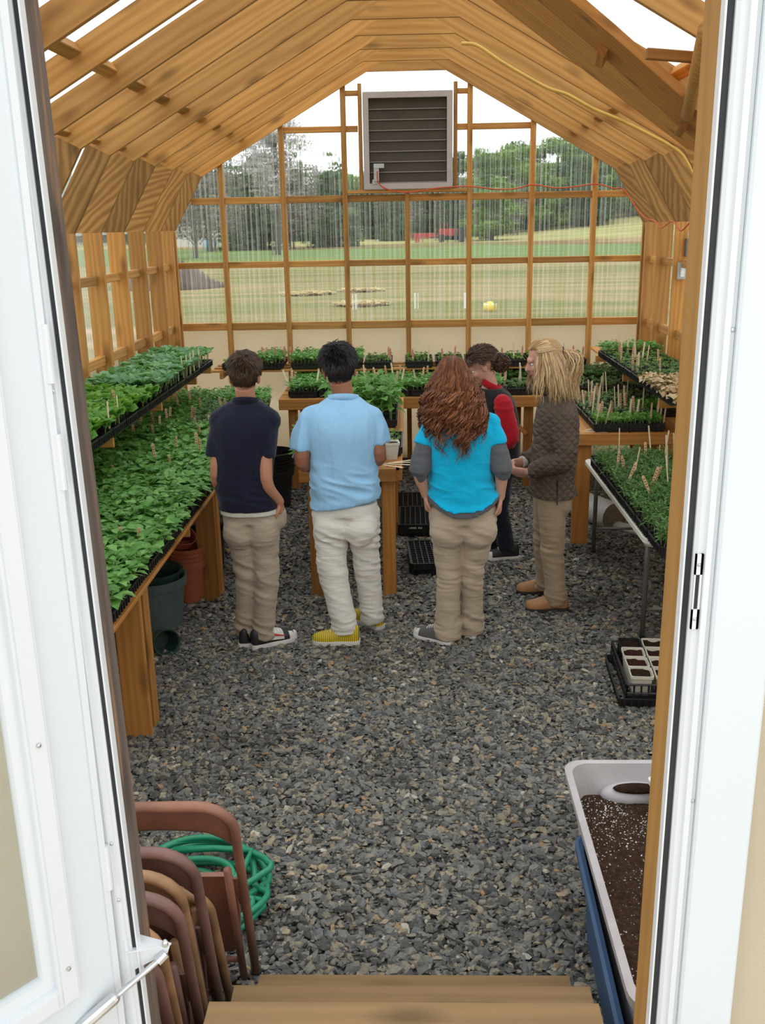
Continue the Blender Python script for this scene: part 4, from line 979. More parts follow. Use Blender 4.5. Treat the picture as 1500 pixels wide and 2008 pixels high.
# upper left shelf
for k in range(16):
    y = 4.36 + .2815 * k
    kind = 'lettuce' if k < 9 else 'cole'
    what = 'yellow-green leafy seedlings' if kind == 'lettuce' else 'blue-green broad-leaved seedlings'
    tray(kind, -2.035, y, SZL, H2, f'tray of {what} on the upper left shelf, {ORD[k]} from the door', 'trays on the upper left shelf')
# back bench (long side away from the viewer), two rows deep
xs = [-.98 + .283 * k for k in range(12)]
for k, x in enumerate(xs):
    kind = 'bushy' if k < 7 else 'sprout'
    tray(kind, x, 9.075, BZ, 0, f'black seedling tray in the front row of the end-wall bench, {ORD[k]} from the left', 'trays on the end-wall bench')
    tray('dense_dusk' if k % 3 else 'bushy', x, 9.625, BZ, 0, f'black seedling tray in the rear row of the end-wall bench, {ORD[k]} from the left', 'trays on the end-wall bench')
for k, (x, y, a) in enumerate(((-1.43, 8.79, .1), (-1.72, 8.80, 0), (-2.02, 8.80, 0))):
    tray('bushy', x, y + .05, LZ + .0, a, f'tray of bushy seedlings at the far corner of the left bench, {ORD[k]} from aisle', 'corner trays')
# upper back shelf
bx = [-1.70, -1.38, -1.02, -.60, -.30, .10, .40, .70, 1.0, 1.30, 1.59]
bk = ['sparse', 'bushy', 'bushy', 'bushy', 'sparse', 'sparse', 'sparse', 'sparse', 'sparse', 'sparse', 'sprout']
for k, (x, kd) in enumerate(zip(bx, bk)):
    what = 'bushy green seedlings' if kd == 'bushy' else 'small sparse seedlings'
    tray(kd, x, 9.70, SZB, 0, f'tray of {what} on the upper end-wall shelf, {ORD[k]} from the left', 'trays on the upper end-wall shelf')
# upper right shelf
for k, (y, kd) in enumerate(((6.70, 'dry'), (6.985, 'dry'), (7.27, 'dry'), (7.555, 'sprout'), (7.84, 'sprout'), (8.125, 'sparse'), (8.41, 'sparse'), (8.695, 'sparse'), (8.98, 'bushy'))):
    what = 'dried tan leaves' if kd == 'dry' else ('bushy green leaves' if kd == 'bushy' else 'small dusky seedlings')
    tray(kd, 2.03, y, SZR, H2, f'black tray of {what} on the upper right shelf, {ORD[k]} from the near end', 'trays on the upper right shelf')
# right table: long side facing the door
for k, (x, y, kd) in enumerate(((1.64, 7.245, 'bright'), (1.64, 7.53, 'sprout'), (1.64, 7.815, 'sprout'), (1.64, 8.10, 'sprout'), (1.64, 8.385, 'sparse'))):
    tray(kd, x, y, RZ, H2, f'black seedling tray with wooden markers on the right table, {ORD[k]} from the front', 'trays on the right table')
for k, (y, kd) in enumerate(((7.80, 'bright'), (8.10, 'sprout'), (8.40, 'sprout'))): tray(kd, 2.1 - .01, y, RZ, H2, f'black seedling tray against the wall on the right table, {ORD[k]} from the front', 'wall-side trays on the right table')
# folding table: long side across, hanging over the near end
for k in range(7):
    y = 4.83 + .2825 * k
    tray('tomato', 1.535, y, FZ, H2, f'tray of feathery dark seedlings, aisle side of the folding table, {ORD[k]} from the door', 'trays on the folding table')
    tray('tomato', 2.075 - .0, y, FZ, H2, f'tray of feathery dark seedlings, wall side of the folding table, {ORD[k]} from the door', 'wall-side trays on the folding table')
# centre table
tray('bushy', -.50, 6.22, CZT, H2, 'black tray of green seedlings at the front left corner of the centre table')
tray('sparse', -.245 + .06, 6.62, CZT, 0, 'cell tray of small seedlings on the centre table, in front of the tall plants')
for k, y in enumerate((6.52, 6.81, 7.10)): tray('bushy', -.60 + .06, y, CZT, H2, f'tray of green seedlings, left side of the centre table, {ORD[k]} from its front', 'left trays on the centre table') if k else None
tall = [tray('none', -.36, 7.44, CZT, H2, 'black tray holding the front tall pepper seedlings on the centre table'), tray('none', -.36, 7.74, CZT, H2, 'black tray holding the rear tall pepper seedlings on the centre table')]
for k, y in enumerate((8.04, 8.34)): tray('bushy', -.36, y, CZT, H2, f'tray of green seedlings on the centre table, {ORD[k]} behind the tall plants', 'far trays on the centre table')
def pepper(seed, h):
    r = np.random.default_rng(seed); m = MB(); z0 = TH - .014
    m.tube([(0, 0, z0), (r.normal(0, .006), r.normal(0, .006), z0 + h * .5), (r.normal(0, .012), r.normal(0, .012), z0 + h)], [.0035, .003, .002], 6, 1)
    st = LEAF_T['ovate']
    for k in range(13):
        f = .35 + .65 * (k / 12); az = k * 2.4 + r.uniform(-.3, .3); el = r.uniform(-.35, .35) + (0.5 if f > .9 else 0); L = r.uniform(.05, .095) * (1.1 if f < .95 else .6)
        d = V(math.cos(az) * math.cos(el), math.sin(az) * math.cos(el), math.sin(el)); s_ = unit(V(-d[1], d[0], r.normal(0, .2))); u = np.cross(d, s_); u = u if u[2] > 0 else -u
        b = V(0, 0, z0 + h * f); m.tube([b, b + d * L * .35], [.0013, .0011], 4, 1); b = b + d * L * .35
        p = [b]
        for t_, hw_, dz in st[1:3]:
            c = b + d * L * t_ + u * L * (dz - .15 * t_ * t_); p += [c - s_ * L * hw_ + u * L * .08, c, c + s_ * L * hw_ + u * L * .08]
        p.append(b + d * L - u * L * .28)
        m.add(p, [(0, 2, 1), (0, 3, 2), (1, 2, 5, 4), (2, 3, 6, 5), (4, 5, 7), (5, 6, 7)])
    o = m.build('tmp', [LEAF_P, STEM]); me = o.data; bpy.data.objects.remove(o); return me
PEP = [pepper(60 + i, h) for i, h in enumerate((.24, .27, .30, .26, .31, .22))]
for ti, tr_ in enumerate(tall):
    for i in range(7):
        for j in range(3):
            o = link('seedling', PEP[(i * 3 + j * 2 + ti) % 6], tr_, ((j - 1) * .08 + random.uniform(-.012, .012), (i - 3) * .072 + random.uniform(-.012, .012), 0), (0, 0, random.uniform(0, 6)))

# ---------------------------------------------------------------- wooden plant markers
def stick_mesh(w, h, mat, writing=False):
    m = MB(); t = .0016; n = 8; P = [(-w / 2, -.035)] + [(-w / 2, h - w / 2)] + [(w / 2 * math.cos(PI - PI * k / n), h - w / 2 + w / 2 * math.sin(PI - PI * k / n)) for k in range(1, n)] + [(w / 2, h - w / 2), (w / 2, -.035)]
    m.loft([np.array([(x, y, z) for x, z in P]) for y in (-t / 2, t / 2)])
    if writing:
        for k in range(4):
            z = h * (.35 + .14 * k); m.box((-w * (.28 - .05 * (k % 2)), -t / 2 - .0004, z), (w * .26, -t / 2, z + h * .055), 1)
    o = m.build('tmp', [mat, INK]); me = o.data; bpy.data.objects.remove(o); return me
STK = {'tan': stick_mesh(.018, .125, W_STICK, True), 'pale': stick_mesh(.016, .15, W_STICK2), 'pink': stick_mesh(.018, .115, W_STICK3, True), 'thin': stick_mesh(.010, .20, W_STICK2), 'short': stick_mesh(.017, .06, W_STICK, True), 'white': stick_mesh(.024, .085, WHITE_STAKE)}
def marker(kind, x, y, z, label, group, tilt=.12, rz=None, lean=None):
    o = link('plant_marker', STK[kind], None, (x, y, z), ((random.uniform(-tilt, tilt) if lean is None else lean[0]), (random.uniform(-tilt, tilt) if lean is None else lean[1]), random.uniform(-.7, .7) if rz is None else rz))
    return tag(o, label, 'plant marker', group)
# upper end-wall shelf, left to right
mk = [(-1.46, 'pink'), (-1.40, 'pink'), (-1.33, 'pink'), (-1.24, 'pink'), (-1.18, 'pink'), (-.20, 'tan'), (-.02 - .16, 'pink'), (.04, 'pink'), (.19, 'pale'), (.33, 'pink'), (.46, 'pink'), (.60, 'pink'), (.78, 'pink'), (.92, 'pink'), (1.04, 'pale'), (1.12, 'pink'), (1.45, 'pink'), (1.52, 'pale'), (1.62, 'pink'), (1.70, 'pink')]
mk.sort()
for k, (x, kd) in enumerate(mk): marker(kd, x, 9.50 + random.uniform(0, .25), SZB + TH + (.03 if x < -.9 else 0), f'pinkish wooden marker in the upper end-wall shelf trays, {ORD[k]} from the left' if kd == 'pink' else f'pale wooden marker in the upper end-wall shelf trays, {ORD[k]} from the left', 'markers on the upper end-wall shelf', .08, random.uniform(-.3, .3))
def scatter(n, x0, x1, y0, y1, z, kinds, label, group, seed, tilt=.2):
    r = random.Random(seed)
    for k in range(n): marker(kinds[k % len(kinds)], r.uniform(x0, x1), r.uniform(y0, y1), z, label, group, tilt)
scatter(24, -2.1, -1.35, 6.9, 8.5, LZ + TH + .04, ['tan'], 'tan wooden marker standing among the seedlings at the far end of the left bench', 'markers at the far end of the left bench', 1)
scatter(9, -1.9, -1.4, 5.8, 6.8, LZ + TH + .06, ['tan', 'short'], 'tan wooden marker among the seedlings halfway along the left bench', 'markers halfway along the left bench', 2)
scatter(7, -1.95, -1.35, 3.95, 5.2, LZ + TH + .065, ['short'], 'short wooden marker poking out of the nearest seedlings on the left bench', 'markers at the near end of the left bench', 3)
marker('white', -1.50, 7.75, LZ + TH + .06, 'white plastic marker at the far end of the left bench', None, .1)
for k, (x, y) in enumerate(((-1.45, 4.04), (-1.52, 4.22), (-1.68, 4.12))): marker('short', x, y, LZ + TH + .075, f'lined wooden marker at the near corner of the left bench, {ORD[k]} from the aisle', 'front corner markers', .1, 0)
for k, y in enumerate((4.75, 5.62, 5.82, 7.62, 7.72, 7.86, 8.02, 8.22)): marker('thin', -1.79, y, SZL + TH - .03, f'thin pale stick along the aisle edge of the upper left shelf, {ORD[k]} from the door', 'edge sticks on the upper left shelf', .06)
scatter(14, -2.25, -1.85, 4.6, 6.6, SZL + TH + .02, ['tan', 'short'], 'tan wooden marker among the leafy seedlings on the upper left shelf', 'markers on the upper left shelf', 4)
scatter(20, -1.15, .2, 8.9, 9.4, BZ + TH + .03, ['tan', 'tan', 'pale'], 'wooden marker in the end-wall bench trays left of the person with red hair', 'markers on the end-wall bench, left', 5, .3)
scatter(9, .6, 1.2, 8.9, 9.4, BZ + TH + .02, ['pale', 'tan'], 'wooden marker in the end-wall bench trays behind the person in the brown jacket', 'markers on the end-wall bench, right', 6, .15)
scatter(30, 1.40, 1.92, 7.25, 8.5, RZ + TH, ['tan', 'pale', 'thin'], 'upright wooden marker in the trays on the right table', 'markers on the right table', 7, .12)
for k, (x, l_) in enumerate(((1.40, .2), (1.47, .3), (1.80, .05), (1.90, .12))): marker('pale', x, 7.16, RZ + TH, f'pale stick at the front edge of the right table, {ORD[k]} from the left', 'front sticks on the right table', 0, .6, (0, l_))
scatter(16, 1.80, 2.25, 7.45, 9.0, SZR + TH, ['tan', 'pale'], 'wooden marker in the trays on the upper right shelf', 'markers on the upper right shelf', 8, .1)
scatter(9, 1.55, 2.0, 5.0, 5.9, FZ + TH + .03, ['thin', 'tan'], 'slim stick standing in the near trays on the folding table', 'sticks in the near folding-table trays', 12, .3)
scatter(14, 1.36, 2.0, 5.7, 6.7, FZ + TH + .03, ['thin', 'thin', 'tan'], 'slim stick standing in the far trays on the folding table', 'sticks in the far folding-table trays', 9, .22)
for k, (x, y, a) in enumerate(((1.36, 5.85, .35), (1.47, 5.72, .3), (1.42, 5.55, -.45), (1.66, 5.30, .5), (1.52, 5.08, .25), (1.45, 4.92, .05))):
    marker('tan', x, y, FZ + TH + .045, f'leaning wooden marker in the near folding-table trays, {ORD[k]} from the back', 'leaning markers on the folding table', 0, .2, (0, a))
# loose sticks lying on the table edges
def stray(x, y, z, rz, label):
    o = link('craft_stick', STK['pale'], None, (x, y, z), (PI / 2, 0, rz)); tag(o, label, 'craft stick', 'loose craft sticks')
for k in range(4): stray(1.335 + .02 * k, 7.16 + .035 * k, RZ + .0015 + .0018 * k, 1.2 + .5 * k, f'loose craft stick on the left front corner of the right table, {ORD[k]} from below')
for k in range(4): stray(-.17 + .03 * k, 6.11 + .02 * k, CZT + .0015 + .0018 * k, 1.0 + .35 * k, f'loose craft stick on the front right corner of the centre table, {ORD[k]} from below')
# ================================================================ PROPS
def pot(name, x, y, r0, r1, h, mat, label, cat='pot', z=0.0, soil=False, tilt=(0, 0, 0), group=None, stack=0):
    m = MB(); t = .006
    prof = [(.001, 0), (r0, 0), (r0 + (r1 - r0) * .82, h * .82), (r1 * 1.05, h * .82), (r1 * 1.08, h), (r1 * 1.02, h), (r1 - t, h * .95), (r0 - t, .012), (.001, .012)]
    m.lathe(prof, n=32)
    for k in range(stack): m.lathe([(r1 * 1.02, h + .004 + .03 * k), (r1 * 1.06, h + .004 + .03 * k), (r1 * 1.09, h + .028 + .03 * k), (r1 * 1.02, h + .028 + .03 * k), (r1 * .98, h - .02 + .03 * k)], n=32)
    o = m.build(name, mat, loc=(x, y, z), rot=tilt, smooth=False); tag(o, label, cat, group)
    if soil: MB().lathe([(.001, h * .8), (r1 - .008, h * .8)], n=24).build('soil', SOIL, o)
    return o
pot('planter', -1.60, 5.62, .15, .185, .33, GREYGREEN_PL, 'large grey-green round planter under the near end of the left bench')
MB().lathe([(.001, 0), (.16, 0), (.19, .05), (.165, .10), (.15, .10), (.14, .02), (.001, .02)], n=28)
o = pot('planter', -1.60, 5.62, .145, .165, .12, DARKGREEN_PL, 'dark green bowl stacked inside the grey-green planter under the bench', z=.25)
pot('plant_pot', -1.48, 6.02, .08, .105, .30, TERRA, 'tall terracotta-coloured stack of pots beside the grey-green planter', stack=3)
pot('plant_pot', -1.66, 6.10, .10, .135, .24, TERRA_D, 'tilted red clay pot with a small pale label behind the terracotta stack', z=.26, tilt=(.15, .45, 0))
pot('plant_pot', -1.72, 5.98, .11, .14, .26, TERRA_D, 'red clay pot under the tilted one beneath the left bench')
pot('nursery_pot', -1.48, 6.50, .13, .165, .36, BLACK_PL, 'black nursery pot farther back under the left bench')
pot('nursery_pot', -1.60, 6.92, .14, .17, .42, DARKGREEN_PL, 'dark green nursery pot behind the black one under the left bench')
pot('plant_pot', -1.50, 5.26, .055, .075, .13, DARKGREEN_PL, 'small green pot lying on the gravel behind the near bench leg', z=.06, tilt=(1.4, 0, .6))
bk_ = [pot('nursery_pot', -1.22, 8.28, .15, .185, .36, BLACK_PL, 'stack of big black nursery pots behind the person in the navy shirt', stack=5)]
# black trays on the gravel under the centre table
def floor_tray(x, y, z, rot, label, text=False):
    o = link('empty_tray', MESH_TRAY, None, (x, y, z), (0, 0, rot)); tag(o, label, 'tray')
    m = MB(); hw, hl = TW / 2 - .014, TL / 2 - .014
    for i in range(7): xx = -hw + 2 * hw * i / 6; m.box((xx - .0025, -hl, .012), (xx + .0025, hl, TH - .006))
    for j in range(13): yy = -hl + 2 * hl * j / 12; m.box((-hw, yy - .0025, .012), (hw, yy + .0025, TH - .007))
    m.build('cell_insert', BLACK_PL, o)
    m = MB(); m.box((-hw, -hl, .005), (hw, hl, .014)); m.build('soil', SOIL, o)
    if text:
        m = MB(); yv = -TL / 2 - .0012; x0 = -.055
        m.add([(x0, yv, .034), (x0 + .012, yv, .028), (x0 + .012, yv, .040)], [(0, 1, 2)])
        for wd in (.008, .006, .009, .007, 0, .009, .006, .008):
            x0 += .004 if wd else .012
            if wd: m.box((x0 + .014, yv - .0004, .028), (x0 + .014 + wd, yv, .041)); x0 += wd
        m.build('lettering', WHITE_PL, o)
    return o
a1 = floor_tray(.04, 7.58, .055, 0, 'empty black cell tray on the gravel with pale lettering on its front', True)
tag(link('seedling_tray', MESH_TRAY, None, (.04, 7.58, .001)), 'black tray lying underneath the lettered tray on the gravel', 'tray')
floor_tray(.12, 6.68, .05, .06, 'nearest black cell tray on the gravel beside the centre table leg')
tag(link('seedling_tray', MESH_TRAY, None, (.13, 6.70, .001), (0, 0, -.03)), 'black tray lying underneath the nearest cell tray on the gravel', 'tray')
floor_tray(.02, 8.22, .001, 0, 'farthest black cell tray on the gravel beside the centre table')
tag(MB().box((-.012, -.055, 0), (.012, .055, .002)).build('plant_tag', WHITE_STAKE, loc=(.20, 6.62, .05 + TH), rot=(0, 0, .45)), 'white plastic tag lying on the nearest black floor tray', 'plant tag')

# square pots
def square_pot(x, y, z, w, h, mat, soilm, label, group=None, rot=0.0, marker_=None):
    m = MB(); a = w / 2; b = a * .72
    m.loft([rr3(-b, b, -b, b, .01, 0), rr3(-a * .97, a * .97, -a * .97, a * .97, .012, h - .016), rr3(-a * 1.05, a * 1.05, -a * 1.05, a * 1.05, .014, h - .016), rr3(-a * 1.05, a * 1.05, -a * 1.05, a * 1.05, .014, h), rr3(-a * .97, a * .97, -a * .97, a * .97, .012, h), rr3(-a * .9, a * .9, -a * .9, a * .9, .01, h - .03)], False)
    n = len(rrect(0, 1, 0, 1, .1)); m.f.append(list(range(n - 1, -1, -1))); m.mi.append(0)
    o = m.build('square_pot', mat, loc=(x, y, z), rot=(0, 0, rot)); tag(o, label, 'pot', group)
    s_ = MB(); q = np.linspace(-a * .92, a * .92, 9); X, Y = np.meshgrid(q, q); Z = h - .022 + .009 * vnoise(np.stack([X.ravel() * 45 + x * 91, Y.ravel() * 45 + y * 77, 0 * X.ravel()], 1)).reshape(X.shape) + .008 * (Y / a)
    vv_ = np.stack([X, Y, Z], -1).reshape(-1, 3); s_.add(vv_, [(j * 9 + i, j * 9 + i + 1, j * 9 + i + 10, j * 9 + i + 9) for j in range(8) for i in range(8)]); s_.build('soil', soilm, o, smooth=True)
    return o
square_pot(-.125, 6.30, CZT, .105, .115, WHITE_PL, SOIL, 'white square pot of soil at the front right of the centre table', rot=.12)
tag(link('plant_marker', STK['tan'], None, (-.155, 6.26, CZT + .10), (0, -.12, 0)), 'wooden marker stuck in the white square pot on the centre table', 'plant marker')
cd = empty('carrier', (-.255, 6.22, CZT)); tag(cd, 'small black caddy with pale wire rim beside the white square pot', 'caddy')
m = MB(); m.loft([rr3(-.055, .055, -.10, .10, .01, 0), rr3(-.065, .065, -.11, .11, .012, .07), rr3(-.06, .06, -.105, .105, .012, .07), rr3(-.05, .05, -.095, .095, .01, .01)], True); m.build('tub', BLACK_PL, cd)
m = MB()
for z in (.085, .115): m.tube(np.concatenate([rr3(-.062, .062, -.107, .107, .012, z, 3), rr3(-.062, .062, -.107, .107, .012, z, 3)[:1]]), .003, 5)
for x_, y_ in ((-.06, -.105), (.06, -.105), (.0, -.107), (-.06, .105), (.06, .105)): m.tube([(x_, y_, .06), (x_, y_, .118)], .003, 5)
m.build('rim', GREYBOX, cd)
# crate of square pots on the gravel, right
cr = empty('crate', (1.27, 4.80, 0), -.06); tag(cr, 'black slatted plastic crate holding square pots on the gravel by the right door jamb', 'crate')
CW, CL, CHH = .295, .54, .115
m = MB(); m.box((-CW / 2, -CL / 2, .0), (CW / 2, CL / 2, .008)); m.build('base', BLACK_PL, cr)
def crate_side(x0, y0, x1, y1, nb):
    m = MB(); p, q = V(x0, y0, 0), V(x1, y1, 0); d = q - p
    for z in (.0, .055, CHH - .012): m.tube([p + V(0, 0, z + .006), q + V(0, 0, z + .006)], .0065, 4)
    for k in range(nb + 1): c = p + d * k / nb; m.tube([c + V(0, 0, .004), c + V(0, 0, CHH - .004)], .005, 4)
    # solid lower band
    n_ = unit(V(-d[1], d[0], 0)) * .003
    m.loft([np.array([p + n_, p - n_, q - n_, q + n_]) + V(0, 0, z) for z in (.0, .05)]); m.build('side', BLACK_PL, cr)
crate_side(-CW / 2, -CL / 2, CW / 2, -CL / 2, 8); crate_side(-CW / 2, CL / 2, CW / 2, CL / 2, 8); crate_side(-CW / 2, -CL / 2, -CW / 2, CL / 2, 11); crate_side(CW / 2, -CL / 2, CW / 2, CL / 2, 11)
c2 = link('seedling_tray', MESH_TRAY, None, (1.205, 4.73, .001), (0, 0, -.06)); tag(c2, 'low black tray under the left side of the crate on the gravel', 'tray')
for i in range(2):
    for j in range(4):
        lx, ly = -.066 + .128 * i, -.195 + .124 * j; a = -.06; px = 1.27 + lx * math.cos(a) - ly * math.sin(a); py = 4.80 + lx * math.sin(a) + ly * math.cos(a)
        dark = (i == 0 and j == 3)
        rown = ['front', 'second', 'third', 'back'][j]
        square_pot(px, py, .012, .112, .135, BLACK_PL if dark else WHITE_PL, SOIL_R if j in (1, 2) else SOIL, f'{"black" if dark else "white"} square pot of dark soil in the black crate, {rown} row, {"left" if i == 0 else "right"} column', 'pots in the crate', rot=a + random.uniform(-.05, .05))
# rolls of plastic film under the right table
def roll(name, x, y, r, L, az, label, tilt=0.0, squash=1.0):
    d = V(math.cos(az), math.sin(az), tilt); o = empty(name, (x, y, 0)); tag(o, label, 'roll')
    m = MB(); c = V(0, 0, r * squash + .004); q = d * L / 2
    rings = []
    u, w = V(0, 0, 1), np.cross(d, V(0, 0, 1))
    for s_, rr in ((-1, r * .97), (-.97, r), (-.3, r * 1.01), (.3, r * .99), (.97, r), (1, r * .97)):
        a = np.arange(32) / 32 * 2 * PI; rings.append(c + q * s_ + (np.cos(a)[:, None] * u * rr * squash + np.sin(a)[:, None] * w * rr))
    m.loft(rings, False); m.build('film', FILM, o, smooth=True)
    for s_ in (-1, 1):
        m = MB(); rings = [c + q * s_ + d * s_ * dz + (np.cos(a)[:, None] * u * rr * squash + np.sin(a)[:, None] * w * rr) for rr, dz in ((r * .97, 0), (r * .85, .003), (r * .8, -.004), (r * .5, .002), (r * .36, -.002), (r * .33, -.05))]
        m.loft(rings, True); m.build('roll_end', plain('roll_end', (0.20, 0.165, 0.13), 0.7, .2, 30), o, smooth=False)
    return o
roll('film_roll', 1.49, 7.74, .115, .62, 2.05, 'large roll of clear plastic film on the gravel under the right table')
roll('film_roll', 1.72, 7.43, .05, .5, 2.3, 'small flattened roll of clear plastic film in front of the large one', squash=.7)

# bins at the right by the door
def bin_(name, cx, cy_, rot, w, l, h, mat, label, ts=.78):
    b = empty(name, (cx, cy_, 0), rot); tag(b, label, 'bin'); a, c = w / 2, l / 2; r = .07
    m = MB(); R_ = lambda s_, z, g=0: rr3(-a * s_ - g, a * s_ + g, -c * s_ - g, c * s_ + g, r * s_, z, 6)
    m.loft([R_(ts, .0), R_(ts + .02, .03), R_(.97, h * .86), R_(.985, h * .9), R_(1, h - .03), R_(1, h - .03, .022), R_(1, h, .024), R_(1, h + .006, .014), R_(1, h, .0), R_(.965, h * .86, -.004), R_(ts + .02, .04, -.006)], False)
    n = len(R_(1, 0)); m.f.append(list(range(n - 1, -1, -1))); m.mi.append(0); m.f.append(list(range(10 * n, 11 * n))); m.mi.append(0)
    m.build('tub', mat, b, smooth=False); return b
gb = bin_('storage_bin', .822, 2.575, -.004, .50, 1.14, .495, GREY_BIN, 'pale grey plastic bin filled with dark potting mix by the right door jamb')
# moulded handle recess in the far end of the bin
m = MB(); m.ellipsoid((-.02, .515, .40), (.125, .055, .045), nu=24, nv=10); m.build('handle_grip', GREY_BIN, gb, smooth=True)
m = MB(); m.ellipsoid((-.02, .495, .438), (.085, .03, .014), nu=20, nv=8); m.build('soil_on_grip', SOIL, gb, smooth=True)
q = np.linspace(-1, 1, 40); q2 = np.linspace(-1, 1, 84); X, Y = np.meshgrid(q * .235, q2 * .535); P3 = np.stack([X.ravel() * 9, Y.ravel() * 9, 0 * X.ravel()], 1)
Z = .385 + .016 * vnoise(P3) + .009 * vnoise(P3 * 2.7 + 5) + .004 * vnoise(P3 * 7) + .03 * np.exp(-((X.ravel() - .1) ** 2 + (Y.ravel() - .3) ** 2) / .04)
ii = (np.arange(83)[:, None] * 40 + np.arange(39)[None]).ravel()
link('potting_mix', np_mesh('potting_mix', np.stack([X.ravel(), Y.ravel(), Z], 1), [np.stack([ii, ii + 1, ii + 41, ii + 40], 1)], SOIL_P, smooth=True), gb)
n = 4200; r_ = np.random.default_rng(9); px, py = r_.uniform(-.225, .225, n), r_.uniform(-.52, .52, n); keep = vnoise(np.stack([px * 7, py * 7, 0 * px + 3], 1)) + r_.normal(0, .4, n) > .12; px, py = px[keep], py[keep]; n = len(px)
zi = np.interp(py, q2 * .535, np.zeros(84)); jx = np.clip(((px / .235 + 1) / 2 * 39).round().astype(int), 0, 39); jy = np.clip(((py / .535 + 1) / 2 * 83).round().astype(int), 0, 83); pz = Z[jy * 40 + jx]
oc = np.array([(1, 0, 0), (-1, 0, 0), (0, 1, 0), (0, -1, 0), (0, 0, 1), (0, 0, -1)], float); of = np.array([(0, 2, 4), (2, 1, 4), (1, 3, 4), (3, 0, 4), (2, 0, 5), (1, 2, 5), (3, 1, 5), (0, 3, 5)])
sz = r_.uniform(.0012, .0034, (n, 1, 1)); vv_ = oc[None] * sz * (1 + .3 * r_.standard_normal((n, 6, 1))) + np.stack([px, py, pz + .001], 1)[:, None]
pl = link('perlite', np_mesh('perlite', vv_.reshape(-1, 3), [(of[None] + (np.arange(n) * 6)[:, None, None]).reshape(-1, 3)], plain('perlite', (.78, .77, .76), .8)), gb); pl['kind'] = 'stuff'
gx = empty('soil_scoop', (.945, 2.93, .395), .15); tag(gx, 'dark green box with a white rim standing in the potting mix of the grey bin', 'box')
m = MB(); m.loft([rr3(-.09, .09, -.09, .09, .01, 0), rr3(-.10, .10, -.10, .10, .012, .105)]); m.build('body', GREEN_BOX, gx)
m = MB(); m.loft([rr3(-.106, .106, -.106, .106, .014, .105), rr3(-.106, .106, -.106, .106, .014, .122)]); m.build('rim', WHITE_AL, gx)
bin_('storage_bin', .822, 2.40, -.03, .52, .98, .36, BLUE_BIN, 'blue plastic bin nested outside the pale grey bin by the right door jamb', ts=.90)

# ---------------------------------------------------------------- folded metal chairs leaning by the door
def chair(mat, x, ytop, zt, label, lean, w=.46, rot=0.0, dx=0.0):
    c = empty('folding_chair', (x, ytop + lean, 0), rot); tag(c, label, 'chair', 'folded brown metal chairs')
    hw = w / 2; R = .105
    def plane(u, z): return V(u, -lean * z / zt, z)        # foot at y=0, top leans towards the door wall
    arc = [(-hw, .0), (-hw, zt * .45), (-hw, zt - R)] + [(-hw + R - R * math.cos(a), zt - R + R * math.sin(a)) for a in np.linspace(.2, PI / 2, 6)] + [(hw - R + R * math.sin(a), zt - R + R * math.cos(a)) for a in np.linspace(0, PI / 2 - .2, 6)] + [(hw, zt - R), (hw, zt * .45), (hw, 0)]
    MBt = MB(); MBt.tube([plane(*p) for p in arc], .0145, 12, flat=1.25); MBt.build('frame', mat, c, smooth=True)
    m = MB(); rings = []
    for u in np.linspace(-hw + .012, hw - .012, 14):       # curved backrest panel
        e = abs(u) / hw; top = zt - .012 - max(0, abs(u) - (hw - R)) ** 2 * 5.5; bow = .035 * (1 - e * e)
        ring = []
        for z, off in ((top - .115, .0), (top - .105, -.004), (top, -.002), (top + .002, .004), (top - .105, .002)): p = plane(u, z); ring.append(p + V(0, bow + off, 0))
        rings.append(np.array(ring))
    m.loft(rings, True); m.build('backrest', mat, c, smooth=True)
    m = MB(); rings = []                                   # folded seat pan
    for z, s_ in ((.10, .80), (.13, .9), (.30, .96), (.44, .96), (.475, .9)):
        p = plane(0, z); ring = rr3(-hw * s_ + .018, hw * s_ - .018, 0, .022, .008, 0, 3); rings.append(np.column_stack([ring[:, 0], p[1] + .022 + ring[:, 1], np.full(len(ring), z)]))
    m.loft(rings, True); m.build('seat', mat, c, smooth=False)
    k = hw - .035                                # rear legs fold flat behind
    for q_ in (-k, k): MB().tube([plane(q_, .02) + V(0, -.03, 0), plane(q_, .55) + V(0, -.025, 0)], .0125, 10).build('rear_leg', mat, c, smooth=True)
    MB().tube([plane(-k, .12) + V(0, -.03, 0), plane(k, .12) + V(0, -.03, 0)], .009, 8).build('stretcher', mat, c, smooth=True)
    for s_ in (-1, 1): MB().tube([plane(s_ * (hw - .012), .36) + V(0, .008, 0), plane(s_ * (hw - .018), .50) + V(0, -.012, 0)], .011, 6, flat=.4).build('hinge', mat, c)
    for s_ in (-1, 1): MB().tube([plane(s_ * hw, 0) + V(0, 0, .002), plane(s_ * hw, .03)], .0185, 10).build('foot_cap', RUBBER, c)
    return c
chs = [(CHAIR_A, -.775, 2.41, .80, 'reddish-brown folding chair standing farthest out in front of the others, beside the hose', .23, .49),
       (CHAIR_C, -.80, 2.30, .60, 'low brown folding chair tucked behind the farthest one, its back lower than the rest', .21, .42),
       (CHAIR_B, -.84, 2.215, .79, 'mauve-brown folding chair, first of the tight stack by the grey door post', .20, .49),
       (CHAIR_C, -.85, 2.125, .785, 'tan worn folding chair, second of the tight stack by the grey door post', .20, .47),
       (CHAIR_B, -.845, 2.03, .79, 'mauve-brown folding chair, third of the tight stack by the grey door post', .20, .48),
       (CHAIR_C, -.86, 1.95, .775, 'tan folding chair, fourth of the tight stack by the grey door post', .19, .46),
       (CHAIR_B, -.85, 1.87, .77, 'dark brown folding chair, fifth of the tight stack by the grey door post', .19, .47),
       (CHAIR_C, -.87, 1.79, .77, 'tan folding chair at the bottom of the stack, nearest the grey door post', .18, .46)]
